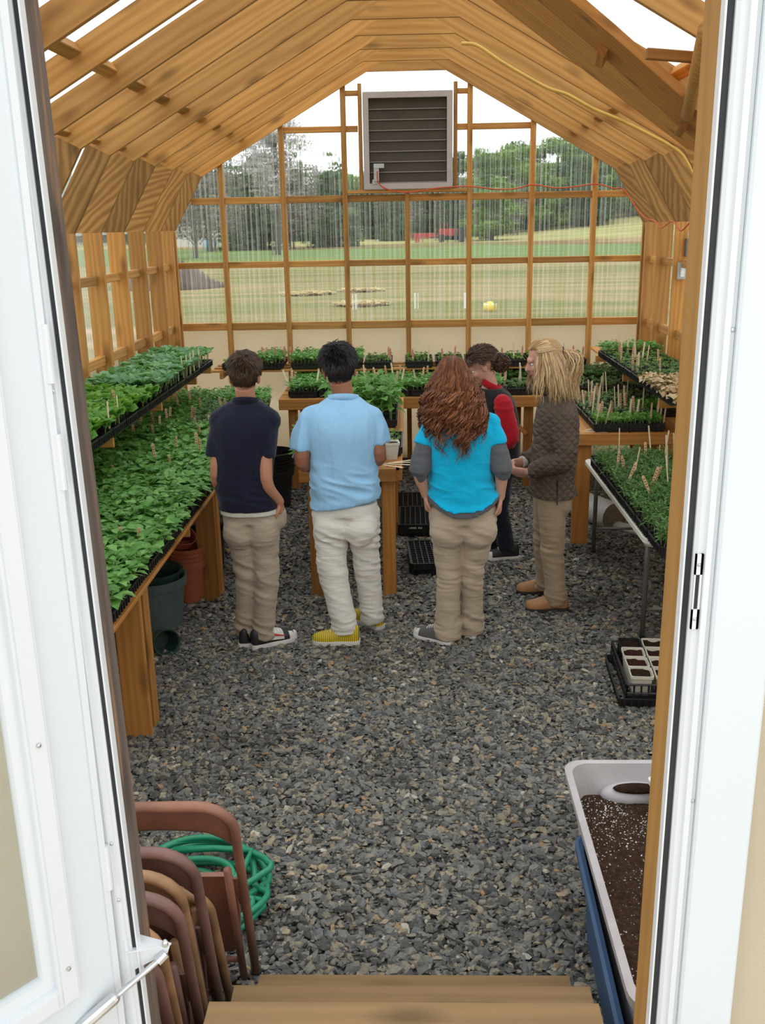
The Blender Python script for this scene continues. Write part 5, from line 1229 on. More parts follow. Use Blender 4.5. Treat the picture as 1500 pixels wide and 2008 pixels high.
for mt, x, y, z, lb, ln, w in chs: chair(mt, x, y, z, lb, ln, w, rot=random.uniform(-.03, .03))
# green hose coil behind the chairs
def hose():
    pts = []; r = random.Random(4); cx, cy_ = -.83, 2.98
    for k in range(0, 190):
        a = k / 190 * 2 * PI * 6.3 + .4; turn = int(a / 6.283); rx = .24 + .045 * math.sin(turn * 2.1 + .6) + .012 * math.sin(a * 3 + turn); ry = .25 + .05 * math.cos(turn * 1.7) + .012 * math.cos(a * 2)
        ox, oy = .03 * math.sin(turn * 2.4), .05 * math.cos(turn * 1.9)
        pts.append((cx + ox + rx * math.cos(a), cy_ + oy + ry * math.sin(a), .022 + .012 * turn + .012 * math.sin(a * 2 + turn * 1.3) + .01))
    pts += [(-.62, 3.16, .11), (-.70, 2.92, .10), (-.76, 2.70, .06), (-.90, 2.60, .03)]
    pts = np.array(pts); n = 10; m = MB(); m.tube(pts, .0125, n, smooth=2)
    o = m.build('garden_hose', HOSE, smooth=True); me = o.data; uv = me.uv_layers.new(name='UVMap'); u = np.zeros((len(me.loops), 2), np.float32)
    li = np.zeros(len(me.loops), np.int32); me.loops.foreach_get('vertex_index', li); u[:, 0] = (li % n) / n; uv.data.foreach_set('uv', u.ravel()); return o
tag(hose(), 'coiled green garden hose with a yellow stripe on the gravel behind the chairs', 'hose')
# ================================================================ PEOPLE
def skin_mat(name, col, red=(0.55, 0.20, 0.13)):
    t = NT(name); co = t.coord(); nz = t.noise(co, 9, 4, 0.6)
    r = t.ramp(nz.outputs['Fac'], [(0.35, col), (0.75, tuple(.75 * a + .25 * b for a, b in zip(col, red)))])
    b = t.bsdf(r, 0.5, t.bump(t.noise(co, 260, 2).outputs['Fac'], 0.06, 0.002), 0.35)
    b.inputs['Subsurface Weight'].default_value = 0.08; b.inputs['Subsurface Radius'].default_value = (0.02, 0.008, 0.004); return t.m
SK_A = skin_mat('skin_fair_tanned', (0.50, 0.245, 0.155)); SK_B = skin_mat('skin_tan', (0.36, 0.165, 0.095)); SK_C = skin_mat('skin_pale', (0.62, 0.345, 0.25)); SK_D = skin_mat('skin_rosy', (0.60, 0.32, 0.235))
LIP = plain('lip', (0.42, 0.14, 0.12), 0.45); EYE = plain('eye_white', (0.8, 0.78, 0.75), 0.2); IRIS = plain('iris', (0.05, 0.035, 0.03), 0.2)
def hair_mat(name, a, b, c):
    t = NT(name); g = t.n('NewGeometry'); r = t.ramp(g.outputs['Random Per Island'], [(0, a), (.5, b), (1, c)])
    bs = t.bsdf(r, 0.42, None, 0.4); return t.m
HAIR_BROWN = hair_mat('hair_brown', (.030, .016, .009), (.055, .030, .016), (.095, .053, .028)); HAIR_BLACK = hair_mat('hair_black', (.006, .005, .005), (.012, .010, .009), (.022, .018, .016))
HAIR_RED = hair_mat('hair_red', (.075, .022, .009), (.165, .054, .02), (.30, .118, .045)); HAIR_BLOND = hair_mat('hair_blond', (.34, .19, .085), (.58, .40, .20), (.80, .63, .38))
HAIR_DARK = hair_mat('hair_dark_brown', (.034, .015, .008), (.075, .034, .018), (.13, .064, .036))
CL_NAVY = fabric('navy_pique', (.012, .014, .032)); CL_BLUE = fabric('light_blue_pique', (.34, .625, .93), .05, folds=.32, st=(1.3, 1.3, .5)); CL_TEAL = fabric('turquoise_jersey', (.006, .48, .80), .06, folds=.35)
CL_GREY = fabric('grey_jersey', (.115, .12, .135)); CL_KHAKI = fabric('khaki_twill', (.43, .355, .275), .06, folds=.32, st=(.45, .45, 2.0)); CL_STONE = fabric('stone_twill', (.82, .795, .75), .06, folds=.35, st=(.45, .45, 2.0)); CL_TAN = fabric('tan_twill', (.50, .405, .31), .06, folds=.32, st=(.45, .45, 2.0)); CL_KHAKI2 = fabric('brown_khaki_twill', (.38, .285, .195), .06, folds=.3, st=(.45, .45, 2.0))
CL_BROWN = None
CL_BLACK = fabric('black_fleece', (.018, .017, .019)); CL_RED = fabric('red_fleece', (.42, .012, .022)); CL_DENIM = fabric('dark_denim', (.014, .018, .03)); CL_WHITE = fabric('white_undershirt', (.62, .60, .54))
def quilt():
    t = NT('brown_quilted_cloth'); co = t.coord(); rot = t.n('Mapping', Vector=co, Rotation=(0.0, math.radians(45), 0.0)); rot2 = t.n('Mapping', Vector=co, Rotation=(0.0, math.radians(-45), 0.0))
    w1_ = t.n('TexWave', {'wave_type': 'BANDS', 'bands_direction': 'X', 'wave_profile': 'SIN'}, Vector=rot, Scale=9.0); w2_ = t.n('TexWave', {'wave_type': 'BANDS', 'bands_direction': 'X', 'wave_profile': 'SIN'}, Vector=rot2, Scale=9.0)
    h = t.n('Math', {'operation': 'MINIMUM'}, _0=w1_.outputs['Fac'], _1=w2_.outputs['Fac']); hs = t.n('Math', {'operation': 'POWER'}, _0=h, _1=0.4)
    nz = t.noise(co, 5, 4); r = t.ramp(nz.outputs['Fac'], [(0.3, (.085, .062, .046)), (0.7, (.125, .095, .074))])
    t.bsdf(r, 0.75, t.bump(hs, 0.6, 0.012), 0.2); return t.m
CL_BROWN = quilt()
SH_BLACK = plain('black_shoe', (.018, .018, .02), .45); SH_WHITE = plain('white_shoe', (.74, .73, .70), .5); SH_RED = plain('red_mark', (.45, .015, .03), .45); SH_TAN = plain('tan_leather', (.40, .20, .08), .5, .15, 12); SH_SOLE = plain('dark_sole', (.03, .022, .018), .7); SH_GREY = plain('grey_canvas', (.12, .115, .115), .85)
def yellow_shoe():
    t = NT('yellow_mesh_shoe'); w = t.n('TexWave', {'wave_type': 'BANDS', 'bands_direction': 'X'}, Vector=t.coord(), Scale=26.0, Distortion=1.5)
    t.bsdf(t.ramp(w.outputs['Fac'], [(0.25, (.30, .21, .01)), (0.5, (.74, .56, .03))]), .5); return t.m
SH_YELLOW = yellow_shoe()

def remeshed(mb, voxel, smooth=4, wr=None):
    me = bpy.data.meshes.new('tmp'); me.from_pydata([tuple(p) for p in mb.verts()], [], mb.f); me.update()
    o = bpy.data.objects.new('tmp', me); C.objects.link(o)
    r = o.modifiers.new('r', 'REMESH'); r.mode = 'VOXEL'; r.voxel_size = voxel
    s_ = o.modifiers.new('s', 'SMOOTH'); s_.factor = 0.5; s_.iterations = smooth
    dg = bpy.context.evaluated_depsgraph_get(); dg.update()
    out = bpy.data.meshes.new_from_object(o.evaluated_get(dg)); bpy.data.objects.remove(o); bpy.data.meshes.remove(me)
    if wr is not None:
        n = len(out.vertices); P = np.zeros(n * 3, np.float32); N = np.zeros(n * 3, np.float32)
        out.vertices.foreach_get('co', P); out.vertices.foreach_get('normal', N); P = P.reshape(-1, 3).astype(float); N = N.reshape(-1, 3).astype(float)
        P = P + N * wr(P, N)[:, None]; out.vertices.foreach_set('co', P.astype(np.float32).ravel()); out.update()
    out.shade_smooth(); return out

def ering(c, lat, fwd, hw, hd, n=28, ex=2.3):
    a = np.arange(n) / n * 2 * PI; ca, sa = np.cos(a), np.sin(a)
    return np.asarray(c) + (np.sign(ca) * np.abs(ca) ** (2 / ex) * hw)[:, None] * lat + (np.sign(sa) * np.abs(sa) ** (2 / ex) * hd)[:, None] * fwd
def ring_stack(mb, rings, lat, fwd, infl=0.0, sub=4):
    R_ = np.array([[x, y, z, hw + infl, hd + infl] for z, x, y, hw, hd in rings], float)
    P, _ = crom5(R_, sub)
    mb.loft([ering(p[:3], lat, fwd, max(p[3], .01), max(p[4], .01)) for p in P])
def crom5(R_, k):
    P = np.concatenate([[2 * R_[0] - R_[1]], R_, [2 * R_[-1] - R_[-2]]]); out = []
    for i in range(1, len(P) - 2):
        for j in range(k):
            t = j / k; b = V(-t + 2 * t**2 - t**3, 2 - 5 * t**2 + 3 * t**3, t + 4 * t**2 - 3 * t**3, -t**2 + t**3) / 2; out.append(b @ P[i - 1:i + 3])
    out.append(R_[-1]); return np.array(out), None

def frame(yaw, pitch=0.0, roll=0.0):
    """right, forward, up of a head facing yaw (radians from +X), pitch>0 looks down, roll>0 tips to its right"""
    F_ = V(math.cos(yaw), math.sin(yaw), 0); R_ = V(math.sin(yaw), -math.cos(yaw), 0); U = V(0, 0, 1)
    F2 = F_ * math.cos(pitch) - U * math.sin(pitch); U2 = U * math.cos(pitch) + F_ * math.sin(pitch)
    R3 = R_ * math.cos(roll) - U2 * math.sin(roll); U3 = U2 * math.cos(roll) + R_ * math.sin(roll); return R3, F2, U3

def hand(mb, wr, tip_dir, palm_n, side, curl=.5, s_=1.0):
    """palm, four fingers of unequal length and a thumb; tip_dir from wrist to knuckles, palm_n out of the palm, side = +1/-1 for the thumb side"""
    d = unit(np.asarray(tip_dir, float)); pn = np.asarray(palm_n, float); pn = unit(pn - d * pn.dot(d)); sd = np.cross(d, pn) * side
    w = np.asarray(wr, float); A = np.array([sd, pn, d])
    mb.tube([w - d * .02, w + d * .03 * s_, w + d * .085 * s_], [.025 * s_, .036 * s_, .039 * s_], 14, dome=True, flat=.46, up=pn)
    for k, (off, L) in enumerate(((.031, .068), (.0105, .078), (-.0105, .072), (-.031, .056))):
        p = w + d * .082 * s_ + sd * off * s_; q = d.copy(); pts = [p]; c = curl * (1 + .15 * k)
        for seg in (.45, .32, .23):
            ax = sd * side; a = c * (.75 if seg > .4 else 1.0)
            q = q * math.cos(a) + pn * math.sin(a); q = unit(q); pts.append(pts[-1] + q * L * seg * s_)
        mb.tube(pts, [.0093 * s_, .0088 * s_, .0082 * s_, .007 * s_], 8, dome=True)
    b = w + d * .022 * s_ + sd * .030 * s_; t1 = unit(sd * .75 + d * .75 + pn * .25); t2 = unit(sd * .25 + d * .95 + pn * .35)
    mb.tube([b, b + t1 * .036 * s_, b + t1 * .036 * s_ + t2 * .03 * s_, b + t1 * .036 * s_ + t2 * .052 * s_], [.0135 * s_, .0115 * s_, .0098 * s_, .0078 * s_], 8, dome=True)

def head(mb, hc, fr, s_=1.0):
    R_, F_, U = fr; A = np.array([R_, F_, U]); L = lambda r, f, u: hc + (R_ * r + F_ * f + U * u) * s_
    mb.ellipsoid(L(0, -.012, .032), (.076 * s_, .097 * s_, .088 * s_), A); mb.ellipsoid(L(0, .022, -.035), (.062 * s_, .072 * s_, .085 * s_), A)
    mb.ellipsoid(L(0, .055, -.088), (.034 * s_, .032 * s_, .028 * s_), A); mb.ellipsoid(L(0, .077, .018), (.05 * s_, .022 * s_, .022 * s_), A)
    mb.tube([L(0, .088, .008), L(0, .103, -.018), L(0, .109, -.032)], [.009 * s_, .012 * s_, .015 * s_], 8, dome=True); mb.ellipsoid(L(0, .098, -.036), (.018 * s_, .012 * s_, .009 * s_), A)
    for e in (-1, 1):
        mb.ellipsoid(L(e * .036, .066, -.032), (.026 * s_, .022 * s_, .024 * s_), A); mb.ellipsoid(L(e * .078, -.006, -.012), (.010 * s_, .020 * s_, .033 * s_), A)
    mb.ellipsoid(L(0, .086, -.062), (.022 * s_, .010 * s_, .012 * s_), A)
    return L, A
def eyes_lips(L, A, parent, base, s_=1.0):
    for e in (-1, 1):
        m = MB(); m.ellipsoid(L(e * .031, .0745, -.003) - base, (.0135 * s_, .0115 * s_, .0095 * s_), A, 14, 8); m.ellipsoid(L(e * .031, .0832, -.0045) - base, (.0058 * s_, .0042 * s_, .0058 * s_), A, 10, 6, mi=1); m.build('eye', [EYE, IRIS], parent, smooth=True)
    m = MB(); m.ellipsoid(L(0, .0935, -.0575) - base, (.020 * s_, .006 * s_, .0042 * s_), A, 14, 6); m.ellipsoid(L(0, .0935, -.066) - base, (.017 * s_, .0065 * s_, .005 * s_), A, 14, 6); m.build('lips', LIP, parent, smooth=True)

def hairline(q):
    r, f, u = q
    if f > .25 and u < .42: return False
    if f > -.05 and u < -.05: return False
    if abs(r) > .70 and f > -.52 and u < .02: return False
    if u < -.50 - .42 * max(0, -f): return False
    return True
def hair_short(L, A, mat, parent, base, s_=1.0, n=2600, ln=.045, thick=.012, seed=1, crown=(-.1, -.55, .8), lift=.35, low=-.55, name='hair', line=hairline):
    r = random.Random(seed); m = MB(); c0 = L(0, -.012, .032); rad = np.array([.080, .101, .092]) * s_; cw = unit(np.array(crown, float))
    nu, nv = 44, 28; vv_, idx, fs = [], {}, []
    def sp(i, j): t = -PI / 2 + PI * j / nv; a = 2 * PI * i / nu; return V(math.cos(t) * math.cos(a), math.cos(t) * math.sin(a), math.sin(t))
    for j in range(nv):
        for i in range(nu):
            q = [sp(i, j), sp(i + 1, j), sp(i + 1, j + 1), sp(i, j + 1)]
            if all(line(k_) for k_ in q):
                b = []
                for k_ in q:
                    key = tuple(np.round(k_, 4))
                    if key not in idx: idx[key] = len(vv_); vv_.append(c0 - base + (k_ * (rad + thick * .55)) @ A)
                    b.append(idx[key])
                if len(set(b)) >= 3: fs.append(list(dict.fromkeys(b)))
    m.add(vv_, fs)
    k = 0
    while k < n:
        q = unit(V(r.gauss(0, 1), r.gauss(0, 1), r.gauss(0, 1)))
        if not line(q): continue
        k += 1; p = (q * rad); nrm = unit(q / rad)
        t = q - cw * 1.0; t = t + V(0, .25 * (q[1] > 0), -.55) + V(r.gauss(0, .22), r.gauss(0, .22), r.gauss(0, .15)); t = unit(t - nrm * t.dot(nrm))
        Ls = ln * r.uniform(.6, 1.15) * (1.25 if q[2] > .5 else .85) * s_; pts = []
        for s2 in (0, .35, .7, 1.0):
            pp = p + t * Ls * s2 + nrm * (thick * .45 + lift * Ls * s2 * (1 - .62 * s2)) ; nn = np.linalg.norm(pp / rad)
            if nn < 1.04: pp = pp / nn * 1.04
            pts.append(c0 - base + pp @ A)
        w = .0034 * r.uniform(.7, 1.3); m.tube(pts, [w, w * 1.1, w * .8, w * .15], 3)
    return m.build(name, mat, parent)

def lock(m, pts, rad, curl_r=0.0, freq=0.0, ph=0.0, n=4, grow=1.0):
    pts = np.array(pts); k = len(pts); s_ = np.linspace(0, 1, k)
    if curl_r:
        d = np.gradient(pts, axis=0); d /= np.linalg.norm(d, axis=1, keepdims=True) + 1e-9
        u = np.cross(d, V(.3, .8, .1)); u /= np.linalg.norm(u, axis=1, keepdims=True) + 1e-9; w = np.cross(d, u)
        ln_ = np.concatenate([[0], np.cumsum(np.linalg.norm(np.diff(pts, axis=0), axis=1))]); a = ln_ * freq + ph; amp = curl_r * np.clip(s_ * 1.6, 0.15, 1) ** grow
        pts = pts + u * (amp * np.cos(a))[:, None] + w * (amp * np.sin(a))[:, None]
    rr = rad * np.where(s_ < .15, .7 + 2 * s_, np.where(s_ > .72, np.maximum(.12, (1 - s_) / .28), 1)); m.tube(pts, rr, n)

def shoe(parent, base, heel, yaw, L=.28, w=.096, upper=None, sole=None, toe=None, kind='sneaker', solet=.026, extras=None):
    d = V(math.cos(yaw), math.sin(yaw), 0); sd = V(-math.sin(yaw), math.cos(yaw), 0); o = np.asarray(heel, float) + V(0, 0, .007)
    ts = np.array([0, .05, .15, .3, .45, .6, .75, .88, .96, 1.0]); ww = np.array([.42, .66, .72, .74, .78, .93, 1.0, .88, .6, .25]) * w / 2; hh = np.array([.085, .094, .098, .094, .082, .066, .054, .045, .036, .022])
    if kind == 'boot': hh = hh + .004; ww = ww * 1.03
    m = MB(); rings = []
    for t, a, h in zip(ts, ww, hh):
        an = np.linspace(0, PI, 13); y = np.cos(an) * a; z = solet + np.sin(an) ** .75 * h; bot = [(-a * .96, solet - .004), (0, solet - .006), (a * .96, solet - .004)]
        ring = np.array([o - base + d * (t * L) + sd * yy + V(0, 0, zz) for yy, zz in list(zip(y, z)) + bot]); rings.append(ring)
    m.loft(rings); u = m.build('shoe', upper, parent, smooth=True)
    P = [(t * L * 1.02 - .006, a + .005) for t, a in zip(ts, ww)]; P = P + [(x, -y) for x, y in reversed(P)]
    m = MB(); m.loft([np.array([o - base + d * x + sd * (y * k) + V(0, 0, z) for x, y in P]) for z, k in ((.0, .94), (.006, 1.0), (solet - .002, 1.0), (solet + .004, .97))]); m.build('sole', sole, u)
    if toe is not None:
        m = MB(); rings = []
        for t, a, h in zip(np.linspace(.78, 1.0, 6), np.interp(np.linspace(.78, 1, 6), ts, ww) + .0015, np.interp(np.linspace(.78, 1, 6), ts, hh) + .0015):
            an = np.linspace(0, PI, 13); rings.append(np.array([o - base + d * (t * L + .001) + sd * (math.cos(q) * a) + V(0, 0, solet - .002 + math.sin(q) ** .75 * h) for q in an]))
        m.loft(rings, False, closed=False); m.build('toe_cap', toe, u, smooth=True)
    def surf(t, q, off=.0012):   # point on the upper: t along, q angle 0..pi from the left side
        a, h = np.interp(t, ts, ww), np.interp(t, ts, hh); return o - base + d * (t * L) + sd * (math.cos(q) * (a + off)) + V(0, 0, solet + math.sin(q) ** .75 * (h + off))
    m = MB()
    if kind == 'sneaker' or kind == 'canvas':
        for t in (.42, .48, .54, .60): m.tube([surf(t, q, .002) for q in np.linspace(.95, PI - .95, 7)], .0028, 5)
        m.build('laces', SH_WHITE, u)
    if extras: extras(u, surf)
    return u

def person(label, body_mat, yaw, torso, arms, legs, headc, hfr, hs, voxel=.0062, feet=()):
    """one continuous body; returns the object, the head frame and its base point"""
    fwd = V(math.cos(yaw), math.sin(yaw), 0); lat = V(math.sin(yaw), -math.cos(yaw), 0)
    mb = MB(); ring_stack(mb, torso, lat, fwd, -.024)
    z, x, y, hw, hd = torso[-1]; R_, F_, U = hfr
    mb.tube([V(x, y, z - .05), V(x, y, z), headc - U * .06 * hs - F_ * .012], [.062 * hs, .056 * hs, .055 * hs], 16, smooth=3)
    L, A = head(mb, headc, hfr, hs)
    for a in arms:
        mb.tube([a['sh'], a['el'], a['wr']], [a.get('r', .047), a.get('r', .047) * .83, .027], 14, dome=True, smooth=5)
        mb.tube([V(x, y, z - .09) * .35 + V(*a['sh']) * .65, a['sh']], [.06, .052], 12, dome=True)
        hand(mb, a['wr'], a['hd'], a['pn'], a['side'], a.get('curl', .45), a.get('hs', 1.0))
    for l in legs:
        mb.tube([l['hip'], l['kn'], l['an']], [l['r'][0] * .82, l['r'][1] * .78, .038], 16, dome=True, smooth=5)
        t = V(*l['toe']); an = V(*l['an']); mb.tube([an, V(an[0], an[1], .055) * .4 + V(t[0], t[1], .05) * .6 + V(0, 0, 0), V(*t)], [.034, .027, .018], 10, dome=True)
    base = np.array([(legs[0]['an'][0] + legs[1]['an'][0]) / 2, (legs[0]['an'][1] + legs[1]['an'][1]) / 2, 0.0])
    mb.v = [v - base for v in mb.v]
    o = link('person', remeshed(mb, voxel, 3), loc=tuple(base)); o.data.materials.append(body_mat); o.data.name = 'person'
    tag(o, label, 'person'); return o, base, L, A, lat, fwd

def garment(name, mat, parent, base, build, voxel=.0075, smooth=5, wr=None):
    smooth = 16 if name == 'trousers' else smooth
    mb = MB(); build(mb); mb.v = [v - base for v in mb.v]
    me = remeshed(mb, voxel, smooth, (lambda P, N: wr(P + base, N)) if wr else None); me.name = name; me.materials.append(mat)
    return link(name, me, parent)
def trousers(torso, legs, yaw, zt, zc, infl=.006, flare=0.0, seat=.085):
    fwd = V(math.cos(yaw), math.sin(yaw), 0); lat = V(math.sin(yaw), -math.cos(yaw), 0)
    def b(mb):
        T = [t for t in torso if t[0] <= zt + 1e-6]; ring_stack(mb, T, lat, fwd, infl)
        for s_ in (-1, 1):
            z, x, y, hw, hd = T[0]; mb.ellipsoid(V(x, y, zc + .10) + lat * s_ * hw * .44 - fwd * (hd * .50), (hw * .56, seat * .80, .115), np.array([lat, fwd, V(0, 0, 1)]))
        for l in legs:
            r0, r1, r2 = l['r']; h, k, a = V(*l['hip']), V(*l['kn']), V(*l['an']); c = h * .62 + k * .38; c2 = k * .45 + a * .55
            mb.tube([h, c, k, c2, V(a[0], a[1], l.get('cuff', .045))], [r0, (r0 + r1) / 2 * 1.03, r1, (r1 + r2) / 2 * .98, r2 + flare], 20, smooth=4)
    return b
def folds(knees, hems, seat=None, amp=.010):
    """cloth folds: slanting ridges at the backs of the knees, stacked rings at the hems, drag lines under the seat"""
    def f(P, N):
        q = vnoise(P * np.array([5, 5, 21]) + np.stack([0 * P[:, 0], 0 * P[:, 0], P[:, 0] * 9], 1)); q2 = vnoise(P * np.array([9, 9, 38]) + 7.3); ridge = 1 - np.abs(q) * 2.0; ridge2 = 1 - np.abs(q2) * 2
        w = np.full(len(P), .18)
        for k in knees: w += .75 * np.exp(-((P[:, 2] - k[2]) / .11) ** 2 - ((P[:, 0] - k[0]) ** 2 + (P[:, 1] - k[1]) ** 2) / .03)
        for h in hems: w += .95 * np.exp(-((P[:, 2] - .12) / .075) ** 2 - ((P[:, 0] - h[0]) ** 2 + (P[:, 1] - h[1]) ** 2) / .03)
        if seat is not None: w += .75 * np.exp(-((P[:, 2] - seat[2]) / .09) ** 2)
        return amp * w * (.75 * ridge + .35 * ridge2 - .25) + .004 * vnoise(P * 7 + 3)
    return f
def shirt_folds(zw, amp=.005, vert=.0035):
    def f(P, N):
        a = vnoise(P * np.array([7, 7, 24]) + np.stack([0 * P[:, 0], 0 * P[:, 0], P[:, 0] * 7], 1)); v = vnoise(P * np.array([16, 16, 3.2]) + 4.1)
        return amp * np.exp(-((P[:, 2] - zw) / .10) ** 2) * (1 - 2 * np.abs(a)) + vert * (1 - 2 * np.abs(v)) * np.exp(-((P[:, 2] - zw - .22) / .2) ** 2) + .0025 * vnoise(P * 9)
    return f
def shirt(torso, z0, arms, yaw, infl, sl, neck=None):
    """sl: list of (points, radii) for the sleeves"""
    fwd = V(math.cos(yaw), math.sin(yaw), 0); lat = V(math.sin(yaw), -math.cos(yaw), 0)
    def b(mb):
        T = [t for t in torso if t[0] >= z0 - 1e-6]; ring_stack(mb, T, lat, fwd, infl)
        for pts, rad in sl: mb.tube(pts, rad, 18, smooth=4)
        for a in arms:
            s_ = V(*a['sh']); z, x, y, hw, hd = T[-2]; mb.tube([V(x, y, z - .035) * .55 + s_ * .45, s_ + V(0, 0, -.006)], [.072 + infl, .056 + infl], 14, dome=True)
    return b
def band(mb, c, lat, fwd, hw, hd, h, t, tiltf=0.0, n=36, a0=0.0, a1=2 * PI):
    """a standing ring of cloth (collar or waistband)"""
    a = np.linspace(a0, a1, n); rings = []
    for q in a:
        o = math.cos(q) * lat * hw + math.sin(q) * fwd * hd; u = unit(o); cc = np.asarray(c) + o + V(0, 0, -tiltf * math.sin(q) * hd)
        rings.append(np.array([cc, cc + u * t, cc + u * t * .7 + V(0, 0, h), cc - u * t * .3 + V(0, 0, h)]))
    mb.loft(rings, True)

# ---------------------------------------------------------------- 1 navy shirt
N90 = PI / 2
T1 = [(.78, -.915, 5.30, .158, .112), (.86, -.925, 5.295, .152, .108), (.93, -.935, 5.29, .146, .103), (1.05, -.945, 5.285, .146, .100), (1.20, -.935, 5.285, .160, .107), (1.32, -.925, 5.285, .172, .108), (1.395, -.918, 5.29, .150, .092), (1.44, -.912, 5.30, .095, .072), (1.475, -.908, 5.31, .062, .060)]
A1 = [dict(sh=(-1.045, 5.285, 1.372), el=(-1.088, 5.235, 1.075), wr=(-1.085, 5.37, .915), hd=(.05, .35, -1), pn=(1, .2, 0), side=1, r=.043), dict(sh=(-.790, 5.285, 1.372), el=(-.802, 5.20, 1.055), wr=(-.745, 5.285, .895), hd=(.08, .35, -1), pn=(-1, .2, 0), side=-1, r=.043)]
L1 = [dict(hip=(-.985, 5.295, .80), kn=(-.965, 5.30, .455), an=(-.992, 5.315, .085), r=(.092, .070, .060), toe=(-.99, 5.50, .045), cuff=.055), dict(hip=(-.845, 5.295, .80), kn=(-.842, 5.275, .46), an=(-.880, 5.275, .085), r=(.094, .074, .063), toe=(-.72, 5.37, .045), cuff=.06)]
h1 = V(-.910, 5.315, 1.612); f1 = frame(N90 + .1, .12, .05)
p, base, L, A, lat, fwd = person('person in a navy polo shirt and khaki trousers, right hand in pocket, back turned', SK_A, N90, T1, A1, L1, h1, f1, 1.0)
eyes_lips(L, A, p, base); hair_short(L, A, HAIR_BROWN, p, base, 1.0, 2800, .042, .012, 3)
sl1 = [([(-1.04, 5.285, 1.378), (-1.07, 5.27, 1.27), (-1.088, 5.255, 1.17)], [.056, .058, .057]), ([(-.795, 5.285, 1.378), (-.795, 5.26, 1.27), (-.800, 5.235, 1.165)], [.056, .058, .057])]
s_ = garment('polo_shirt', CL_NAVY, p, base, shirt(T1, .86, A1, N90, .019, sl1), wr=shirt_folds(.95, .008, .006))
m = MB(); band(m, V(-.909, 5.30, 1.455) - base, lat, fwd, .068, .064, .035, .010, .3); m.build('collar', CL_NAVY, s_, smooth=True)
garment('undershirt', CL_WHITE, p, base, lambda mb: ring_stack(mb, [(.833, -.922, 5.297, .156, .112), (.86, -.925, 5.295, .152, .108), (.92, -.93, 5.293, .148, .104)], lat, fwd, .0145), .006, 3, wr=lambda P, N: .002 * vnoise(P * 14))
def t1(mb):
    trousers(T1, L1, N90, .86, .63, .004)(mb); mb.ellipsoid(V(-.748, 5.32, .80), (.035, .05, .075))
garment('trousers', CL_KHAKI, p, base, t1, wr=folds([V(*l['kn']) for l in L1], [V(*l['an']) for l in L1], V(-.9, 5.2, .66)))
def swoosh(u, surf):
    m = MB(); P = []
    for t in np.linspace(.16, .70, 14): s2 = (t - .16) / .54; P.append((surf(t, PI - .30 - .10 * s2 - .18 * (1 - s2) ** 3 - .0, .0042), surf(t, PI - .30 - .10 * s2 - .36 * (1 - s2) * s2 ** .3 * 1.2 - .18 * (1 - s2) ** 3 - .06, .0042)))
    v_ = np.array([q for pr in P for q in pr]); m.add(v_, [(2 * i, 2 * i + 1, 2 * i + 3, 2 * i + 2) for i in range(len(P) - 1)]); m.build('side_mark', SH_RED, u)
    m = MB(); v_ = [surf(t, q, .0016) for t in (.34, .46, .56, .66) for q in np.linspace(.12, PI - .12, 9)]; m.add(v_, [(9 * j + i, 9 * j + i + 1, 9 * j + i + 10, 9 * j + i + 9) for j in range(3) for i in range(8)]); m.build('vamp_panel', SH_WHITE, u)
shoe(p, base, (-.992, 5.235, 0), N90 + .05, .285, .10, SH_BLACK, SH_WHITE, extras=swoosh)
shoe(p, base, (-.945, 5.225, 0), .56, .29, .10, SH_BLACK, SH_WHITE, SH_WHITE, extras=swoosh)

# ---------------------------------------------------------------- 2 light blue shirt
T2 = [(.80, -.375, 5.37, .182, .128), (.87, -.376, 5.37, .184, .126), (.93, -.378, 5.37, .178, .122), (1.05, -.382, 5.365, .172, .118), (1.18, -.382, 5.36, .180, .122), (1.30, -.382, 5.36, .198, .125), (1.385, -.378, 5.365, .182, .108), (1.44, -.372, 5.37, .120, .085), (1.475, -.370, 5.38, .072, .068)]
A2 = [dict(sh=(-.552, 5.36, 1.365), el=(-.612, 5.335, 1.115), wr=(-.52, 5.56, 1.04), hd=(.3, 1, .05), pn=(.4, 0, -1), side=1, r=.054, curl=.6), dict(sh=(-.215, 5.36, 1.365), el=(-.178, 5.345, 1.14), wr=(-.225, 5.58, 1.06), hd=(-.3, 1, .1), pn=(-.4, 0, -1), side=-1, r=.054, curl=.6)]
L2 = [dict(hip=(-.468, 5.37, .82), kn=(-.462, 5.345, .455), an=(-.392, 5.312, .085), r=(.108, .086, .074), toe=(-.52, 5.297, .045), cuff=.07), dict(hip=(-.283, 5.38, .82), kn=(-.262, 5.44, .46), an=(-.238, 5.50, .085), r=(.106, .078, .068), toe=(-.33, 5.635, .045), cuff=.07)]
h2 = V(-.392, 5.40, 1.625); f2 = frame(N90 + .12, .28, -.08)
p, base, L, A, lat, fwd = person('person in a light blue polo shirt and off-white trousers, back turned', SK_B, N90, T2, A2, L2, h2, f2, 1.08)
eyes_lips(L, A, p, base, 1.08); hair_short(L, A, HAIR_BLACK, p, base, 1.10, 3600, .044, .018, 5, lift=.32)
sl2 = [([(-.548, 5.36, 1.372), (-.588, 5.35, 1.27), (-.608, 5.345, 1.185)], [.070, .073, .072]), ([(-.222, 5.36, 1.372), (-.195, 5.355, 1.29), (-.178, 5.355, 1.215)], [.068, .070, .069])]
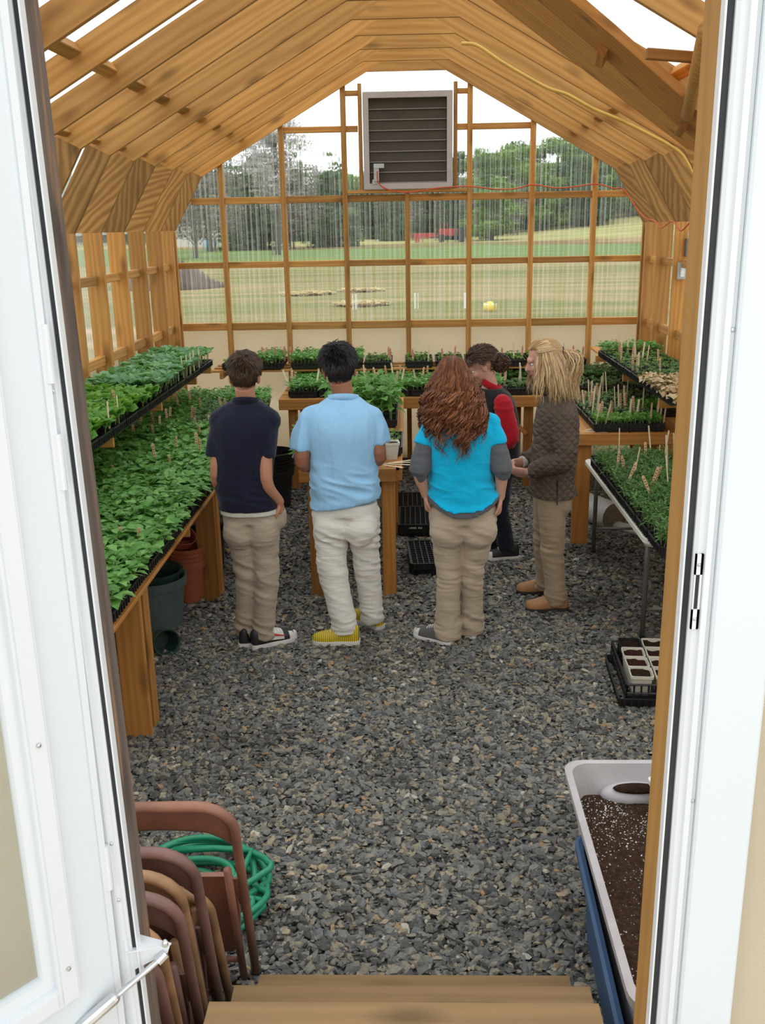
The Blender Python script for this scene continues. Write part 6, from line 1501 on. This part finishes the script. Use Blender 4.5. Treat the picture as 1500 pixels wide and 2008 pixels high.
def b2(mb):
    ring_stack(mb, [(.865, -.378, 5.37, .186, .132), (.90, -.378, 5.37, .184, .128)] + [t for t in T2 if t[0] > .91], lat, fwd, .018)
    mb.v = [v + np.column_stack([0 * v[:, 0], 0 * v[:, 0], .17 * (v[:, 0] + .385) * np.clip((1.15 - v[:, 2]) / .25, 0, 1)]) for v in mb.v]
    for pts, rad in sl2: mb.tube(pts, rad, 18, smooth=4)
    for a in A2: mb.tube([V(-.38, 5.365, 1.39) * .55 + V(*a['sh']) * .45, V(*a['sh'])], [.078, .066], 14, dome=True)
s_ = garment('polo_shirt', CL_BLUE, p, base, b2, wr=shirt_folds(.99, .016, .010))
m = MB(); band(m, V(-.370, 5.375, 1.45) - base, lat, fwd, .078, .070, .038, .012, .3); m.build('collar', CL_BLUE, s_, smooth=True)
garment('trousers', CL_STONE, p, base, trousers(T2, L2, N90, .87, .63, .003), wr=folds([V(*l['kn']) for l in L2], [V(*l['an']) for l in L2], V(-.4, 5.2, .66), .013))
shoe(p, base, (-.312, 5.288, 0), PI - .05, .28, .098, SH_YELLOW, SH_WHITE); shoe(p, base, (-.185, 5.49, 0), PI - .80, .28, .098, SH_YELLOW, SH_WHITE)

# ---------------------------------------------------------------- 3 turquoise shirt, long red hair
T3 = [(.76, .303, 5.35, .192, .135), (.85, .300, 5.35, .190, .130), (.95, .293, 5.345, .172, .118), (1.07, .287, 5.34, .160, .108), (1.18, .285, 5.34, .168, .115), (1.27, .288, 5.34, .178, .112), (1.345, .286, 5.345, .160, .092), (1.395, .282, 5.35, .105, .074), (1.43, .278, 5.36, .062, .058)]
A3 = [dict(sh=(.128, 5.34, 1.325), el=(.058, 5.30, 1.08), wr=(.088, 5.34, .915), hd=(.12, .25, -1), pn=(1, 0, .1), side=1, r=.052, hs=.92), dict(sh=(.452, 5.34, 1.325), el=(.512, 5.305, 1.08), wr=(.515, 5.325, .90), hd=(-.08, .15, -1), pn=(-1, 0, .1), side=-1, r=.052, hs=.92)]
L3 = [dict(hip=(.212, 5.35, .79), kn=(.221, 5.335, .43), an=(.216, 5.325, .085), r=(.106, .070, .070), toe=(.07, 5.40, .045), cuff=.03), dict(hip=(.392, 5.35, .79), kn=(.362, 5.36, .43), an=(.360, 5.41, .085), r=(.112, .072, .066), toe=(.41, 5.56, .045), cuff=.03)]
h3 = V(.246, 5.40, 1.560); f3 = frame(N90 + .12, .35, -.10)
p, base, L, A, lat, fwd = person('person with long curly red hair in a turquoise top over grey sleeves, back turned', SK_C, N90, T3, A3, L3, h3, f3, .97)
eyes_lips(L, A, p, base, .97)
hr = MB(); rr = random.Random(8); CL_ = [(unit(V(rr.gauss(0, 1), rr.gauss(-.4, 1), rr.gauss(.3, .8))), rr.uniform(0, 6.28), rr.uniform(58, 92), rr.uniform(.011, .021), rr.random()) for _ in range(85)]; c0 = L(0, -.012, .032); rad = np.array([.082, .102, .096])
for k in range(1150):
    while True:
        q = unit(V(rr.gauss(0, 1), rr.gauss(0, 1), rr.gauss(0, 1)))
        if q[2] > -.35 and not (q[1] > .3 and q[2] < .4) and not (q[1] > .05 and q[2] < 0): break
    pt = c0 + (q * rad) @ A; pts = [pt]; side = (q @ A); v = unit(side * V(1, 1, .35)); cl_ = max(CL_, key=lambda c_: c_[0].dot(q)); ztip = 1.33 - .21 * cl_[4] ** 1.8 + rr.uniform(-.02, .05) + .10 * abs(side[0]) ** 1.5; 
    for s2 in range(46):
        zf = max(0, (1.60 - pts[-1][2]) / .4)
        g = V(0, -.10 if pts[-1][2] > 1.42 else 0, -1) + v * V(1, 1, 0) * max(0, .62 - .95 * zf) + V(-.42 * max(0, zf - .45) * np.sign(pts[-1][0] - .275) * (abs(pts[-1][0] - .275) > .07), 0, 0)
        nx = pts[-1] + unit(g) * .0165; e = ((nx - c0) @ A.T) / (rad * 1.06); ne = np.linalg.norm(e)
        if ne < 1: nx = c0 + ((e / ne) * rad * 1.06) @ A
        if nx[2] < 1.42:                                  # rest on the back and shoulders
            ex, ey = (nx[0] - .286) / .215, (nx[1] - 5.345) / .150; q_ = math.hypot(ex, ey)
            if q_ < 1 and abs(ex) < .95: nx[1] = 5.345 + (-1 if nx[1] < 5.42 else 1) * .150 * math.sqrt(max(0.02, 1 - ex * ex)) 
        pts.append(nx)
        if nx[2] < ztip: break
    lock(hr, np.array(pts) - base, rr.uniform(.0022, .0056), cl_[3] * rr.uniform(.75, 1.2), cl_[2] * rr.uniform(.97, 1.03), cl_[1] + rr.uniform(-.5, .5), 4, 1.7)
hr.ellipsoid(c0 - base + (V(0, -.008, .0)) @ A, rad * V(1.03, 1.02, 1.03), A, 24, 14); hr.build('hair', HAIR_RED, p)
def b3(mb):
    ring_stack(mb, [(.828, .303, 5.345, .192, .150), (.855, .301, 5.348, .190, .140), (.88, .299, 5.35, .187, .130)] + [t for t in T3 if t[0] > .9], lat, fwd, .018)
    mb.v = [v + np.column_stack([0 * v[:, 0], 0 * v[:, 0], 2.2 * (v[:, 0] - .302) ** 2 * np.clip((.95 - v[:, 2]) / .12, 0, 1)]) for v in mb.v]
    for sgn, a in ((-1, A3[0]), (1, A3[1])):
        sh_, el = V(*a['sh']), V(*a['el']); mb.tube([sh_ + V(-sgn * .02, 0, .008), sh_ * .65 + el * .35, sh_ * .52 + el * .48], [.060, .069, .070], 18, smooth=4); mb.tube([V(.285, 5.345, 1.34) * .5 + sh_ * .5, sh_], [.068, .060], 14, dome=True)
s_ = garment('tee_shirt', CL_TEAL, p, base, b3, wr=shirt_folds(.98, .007, .005))
for sgn, a in ((-1, A3[0]), (1, A3[1])):
    sh_, el, wr_ = V(*a['sh']), V(*a['el']), V(*a['wr'])
    garment('undershirt_sleeve', CL_GREY, p, base, lambda mb: mb.tube([sh_ * .75 + el * .25, sh_ * .5 + el * .5, el * .96 + wr_ * .04, el * .88 + wr_ * .12], [.058, .061, .063, .061], 18, smooth=4), .006, 3, wr=lambda P, N: .005 * (1 - 2 * np.abs(vnoise(P * V(6, 6, 26)))))
def b3h(mb):
    ring_stack(mb, [(.802, .303, 5.345, .192, .150), (.835, .302, 5.347, .191, .145), (.87, .30, 5.35, .186, .132)], lat, fwd, .0135)
    mb.v = [v + np.column_stack([0 * v[:, 0], 0 * v[:, 0], 2.2 * (v[:, 0] - .302) ** 2 * np.clip((.95 - v[:, 2]) / .12, 0, 1)]) for v in mb.v]
garment('undershirt_hem', CL_GREY, p, base, b3h, .0065, 3)
garment('trousers', CL_TAN, p, base, trousers(T3, L3, N90, .85, .62, .003, seat=.085, flare=.012), wr=folds([V(*l['kn']) for l in L3], [V(*l['an']) for l in L3], V(.3, 5.2, .66), .012))
shoe(p, base, (.235, 5.265, 0), PI - .62, .265, .092, SH_GREY, SH_WHITE, SH_WHITE, 'canvas', .02); shoe(p, base, (.350, 5.345, 0), N90 - .25, .265, .092, SH_GREY, SH_WHITE, SH_WHITE, 'canvas', .02)

# ---------------------------------------------------------------- 4 brown quilted jacket, blond hair, seen from the side
T4 = [(.74, .888, 5.88, .165, .122), (.84, .890, 5.88, .166, .122), (.96, .895, 5.88, .158, .122), (1.08, .900, 5.88, .158, .122), (1.20, .905, 5.88, .170, .122), (1.29, .906, 5.88, .165, .108), (1.345, .902, 5.88, .135, .090), (1.385, .890, 5.88, .085, .070), (1.42, .872, 5.88, .060, .056)]
A4 = [dict(sh=(.918, 5.725, 1.285), el=(.935, 5.665, 1.03), wr=(.722, 5.745, .935), hd=(-1, .35, .0), pn=(0, .8, .5), side=1, r=.048, curl=.75, hs=.92), dict(sh=(.90, 6.035, 1.285), el=(.905, 6.085, 1.03), wr=(.715, 5.945, .955), hd=(-1, -.55, -.1), pn=(.1, -.9, -.2), side=-1, r=.048, curl=.75, hs=.92)]
L4 = [dict(hip=(.880, 5.80, .78), kn=(.893, 5.80, .42), an=(.930, 5.80, .085), r=(.094, .072, .066), toe=(.78, 5.79, .045), cuff=.045), dict(hip=(.880, 5.96, .78), kn=(.872, 6.03, .41), an=(.895, 6.07, .085), r=(.098, .070, .062), toe=(.76, 6.09, .045), cuff=.05)]
h4 = V(.815, 5.88, 1.598); f4 = frame(PI + .02, .22, .0)
p, base, L, A, lat, fwd = person('person with blond hair in a brown quilted jacket, hands clasped, in profile', SK_D, PI, T4, A4, L4, h4, f4, 1.0)
eyes_lips(L, A, p, base)
hr = MB(); rr = random.Random(21); c0 = L(0, -.012, .032); rad = np.array([.082, .104, .094]); tie = L(0, -.118, .03)
for k in range(2300):
    while True:
        q = unit(V(rr.gauss(0, 1), rr.gauss(0, 1), rr.gauss(0, 1)))
        if q[2] > -.45 and not (q[1] > .55 and q[2] < .5) and not (q[1] > .28 and q[2] < .02): break
    pt = c0 + (q * rad) @ A; pts = [pt]
    if q[2] > .28:                                         # crown: combed back over the skull into the tie
        for s2 in np.linspace(.08, 1, 14):
            nx = pt * (1 - s2) + tie * s2; e = ((nx - c0) @ A.T) / (rad * 1.05); ne = np.linalg.norm(e)
            if ne < 1: nx = c0 + ((e / ne) * rad * 1.05) @ A
            pts.append(nx)
        lock(hr, np.array(pts) - base, rr.uniform(.0016, .0032), .002, 40, rr.uniform(0, 6), 3)
    else:
        sd_ = q @ A; ztip = rr.uniform(1.35, 1.50)
        for s2 in range(30):
            zf = (1.62 - pts[-1][2]) / .25; g = V(.22 if sd_[0] > -.2 else .03, 0, -1) + V(sd_[0] * .35, sd_[1] * .45, 0) * max(0, 1 - zf); nx = pts[-1] + unit(g) * .015
            e = ((nx - c0) @ A.T) / (rad * 1.05); ne = np.linalg.norm(e)
            if ne < 1: nx = c0 + ((e / ne) * rad * 1.05) @ A
            pts.append(nx)
            if nx[2] < ztip: break
        lock(hr, np.array(pts) - base, rr.uniform(.0016, .0034), rr.uniform(.004, .011), rr.uniform(24, 46), rr.uniform(0, 6), 3)
for k in range(700):                                       # the loose bunch below the tie
    a, b_ = rr.uniform(0, 6.28), rr.uniform(0, .03); pts = [tie + V(0, b_ * math.cos(a) * .5, b_ * math.sin(a) * .5)]; dx, dy, Lk = rr.uniform(.02, .10), rr.gauss(0, .045), rr.uniform(.14, .25)
    for s2 in np.linspace(.07, 1, 14): pts.append(tie + V(dx * math.sin(s2 * 2.3) * 1.1 + .012 * math.cos(a), dy * math.sin(s2 * 1.8) + .012 * math.sin(a), .03 * math.sin(s2 * 3.1) - Lk * s2 ** 1.5))
    lock(hr, np.array(pts) - base, rr.uniform(.0016, .0032), rr.uniform(.006, .012), rr.uniform(45, 75), rr.uniform(0, 6), 3)
hr.ellipsoid(c0 - base + V(0, -.014, .006) @ A, rad * V(1.0, .97, 1.0), A, 24, 14); ho = hr.build('hair', HAIR_BLOND, p)
m = MB(); m.tube([tie - base + V(.004, .022 * math.cos(a), .022 * math.sin(a)) for a in np.linspace(0, 2 * PI, 16)], .006, 6); m.build('hair_tie', SH_BLACK, ho)
def b4(mb):
    ring_stack(mb, [(.765, .898, 5.88, .178, .138)] + T4[1:], lat, fwd, .016)
    for a in A4:
        sh_, el, wr_ = V(*a['sh']), V(*a['el']), V(*a['wr']); mb.tube([sh_, sh_ * .5 + el * .5, el, el * .45 + wr_ * .55, wr_ * .95 + el * .05], [.068, .070, .064, .056, .050], 18, smooth=4); mb.tube([V(.904, 5.88, 1.29) * .5 + sh_ * .5, sh_], [.080, .066], 14, dome=True)
s_ = garment('quilted_jacket', CL_BROWN, p, base, b4, wr=lambda P, N: .006 * (1 - 2 * np.abs(vnoise(P * V(8, 8, 20) + V(0, 0, 1) * P[:, 0:1] * 9))) * np.exp(-((P[:, 2] - 1.05) / .16) ** 2) + .003 * vnoise(P * 12))
m = MB(); band(m, V(.880, 5.88, 1.375) - base, lat, fwd, .080, .074, .05, .012, -.3); m.build('collar', CL_BROWN, s_, smooth=True)
m = MB(); m.tube([V(.895, 5.698, .90) - base, V(.895, 5.694, .80) - base, V(.897, 5.688, .74) - base], .004, 6); m.build('side_vent', SH_BLACK, s_)
garment('trousers', CL_KHAKI2, p, base, trousers(T4, L4, PI, .84, .64, .003, seat=.07), wr=folds([V(*l['kn']) for l in L4], [V(*l['an']) for l in L4], None, .012))
m = MB(); q = V(*A4[0]['wr']); d_ = unit(V(*A4[0]['hd'])); m.tube([q - base + (V(0, 0, 1) * math.cos(a) + np.cross(d_, V(0, 0, 1)) * math.sin(a)) * .034 - d_ * .006 for a in np.linspace(0, 2 * PI, 18)], .004, 6); m.build('bracelet', STEEL, p, smooth=True)
m = MB(); q = V(*A4[1]['wr']); d_ = unit(V(*A4[1]['hd'])); m.tube([q - base - d_ * .012, q - base + d_ * .012], .036, 16); m.build('cuff', CL_WHITE, p)
shoe(p, base, (1.0, 5.795, 0), PI + .02, .268, .094, SH_TAN, SH_SOLE, None, 'boot', .022); shoe(p, base, (.975, 6.085, 0), PI - .06, .268, .094, SH_TAN, SH_SOLE, None, 'boot', .022)

# ---------------------------------------------------------------- 5 red fleece and black vest, bending over the table
T5 = [(.78, .665, 6.86, .165, .118), (.88, .668, 6.86, .160, .112), (.98, .665, 6.86, .150, .108), (1.08, .650, 6.86, .158, .112), (1.17, .632, 6.86, .165, .108), (1.235, .612, 6.86, .135, .090), (1.275, .590, 6.86, .085, .070), (1.305, .572, 6.86, .058, .056)]
A5 = [dict(sh=(.655, 6.705, 1.175), el=(.705, 6.665, .945), wr=(.555, 6.72, .86), hd=(-1, .2, -.1), pn=(0, .5, -1), side=1, r=.046, curl=.5, hs=.92), dict(sh=(.64, 7.015, 1.175), el=(.66, 7.05, .95), wr=(.48, 7.0, .93), hd=(-1, 0, .1), pn=(0, -.3, -1), side=-1, r=.046, curl=.5, hs=.92)]
L5 = [dict(hip=(.665, 6.78, .78), kn=(.645, 6.78, .42), an=(.715, 6.80, .085), r=(.100, .070, .062), toe=(.60, 6.80, .045), cuff=.07), dict(hip=(.660, 6.94, .78), kn=(.60, 6.95, .43), an=(.61, 6.97, .085), r=(.10, .07, .06), toe=(.47, 6.98, .045), cuff=.06)]
h5 = V(.515, 6.86, 1.432); f5 = frame(PI + .05, .5, .0)
p, base, L, A, lat, fwd = person('person with a dark hair bun, black vest and red sleeves, bending over the table', SK_C, PI, T5, A5, L5, h5, f5, .98)
eyes_lips(L, A, p, base, .98); hr = hair_short(L, A, HAIR_DARK, p, base, 1.0, 2200, .06, .014, 9, crown=(0, .95, .1), lift=.15)
hm = MB(); rr = random.Random(33); bc = L(0, -.128, -.05) - base
for k in range(260):
    q = unit(V(rr.gauss(0, 1), rr.gauss(0, 1), rr.gauss(0, 1))); u = unit(np.cross(q, V(rr.gauss(0, 1), rr.gauss(0, 1), rr.gauss(0, 1)))); pts = [bc + (q * math.cos(a) + u * math.sin(a)) * V(.06, .06, .058) * rr.uniform(.75, 1.2) for a in np.linspace(0, rr.uniform(1.5, 3), 10)]
    lock(hm, pts, .0045, .005, 120, rr.uniform(0, 6), 4)
hm.build('hair_bun', HAIR_DARK, p)
s_ = garment('fleece_vest', CL_BLACK, p, base, lambda mb: ring_stack(mb, T5[:-1], lat, fwd, .014), wr=shirt_folds(.95, .004, .003))
m = MB(); band(m, V(.585, 6.86, 1.268) - base, lat, fwd, .072, .068, .05, .010, -.5); m.build('collar', CL_RED, s_, smooth=True)
for a in A5:
    sh_, el, wr_ = V(*a['sh']), V(*a['el']), V(*a['wr'])
    garment('fleece_sleeve', CL_RED, p, base, lambda mb: mb.tube([sh_ * .72 + V(.62, 6.86, 1.19) * .28, sh_, sh_ * .5 + el * .5, el, el * .62 + wr_ * .38], [.062, .066, .068, .062, .052], 18, smooth=4, dome=True), .0065, 4, wr=lambda P, N: .005 * (1 - 2 * np.abs(vnoise(P * V(6, 6, 22)))))
garment('trousers', CL_DENIM, p, base, trousers(T5, L5, PI, .88, .64, .003, seat=.08), wr=folds([V(*l['kn']) for l in L5], [V(*l['an']) for l in L5]))
shoe(p, base, (.80, 6.805, 0), PI + .1, .26, .09, SH_BLACK, SH_WHITE, SH_WHITE, 'canvas', .022); shoe(p, base, (.69, 6.975, 0), PI, .26, .09, SH_BLACK, SH_WHITE, SH_WHITE, 'canvas', .022)
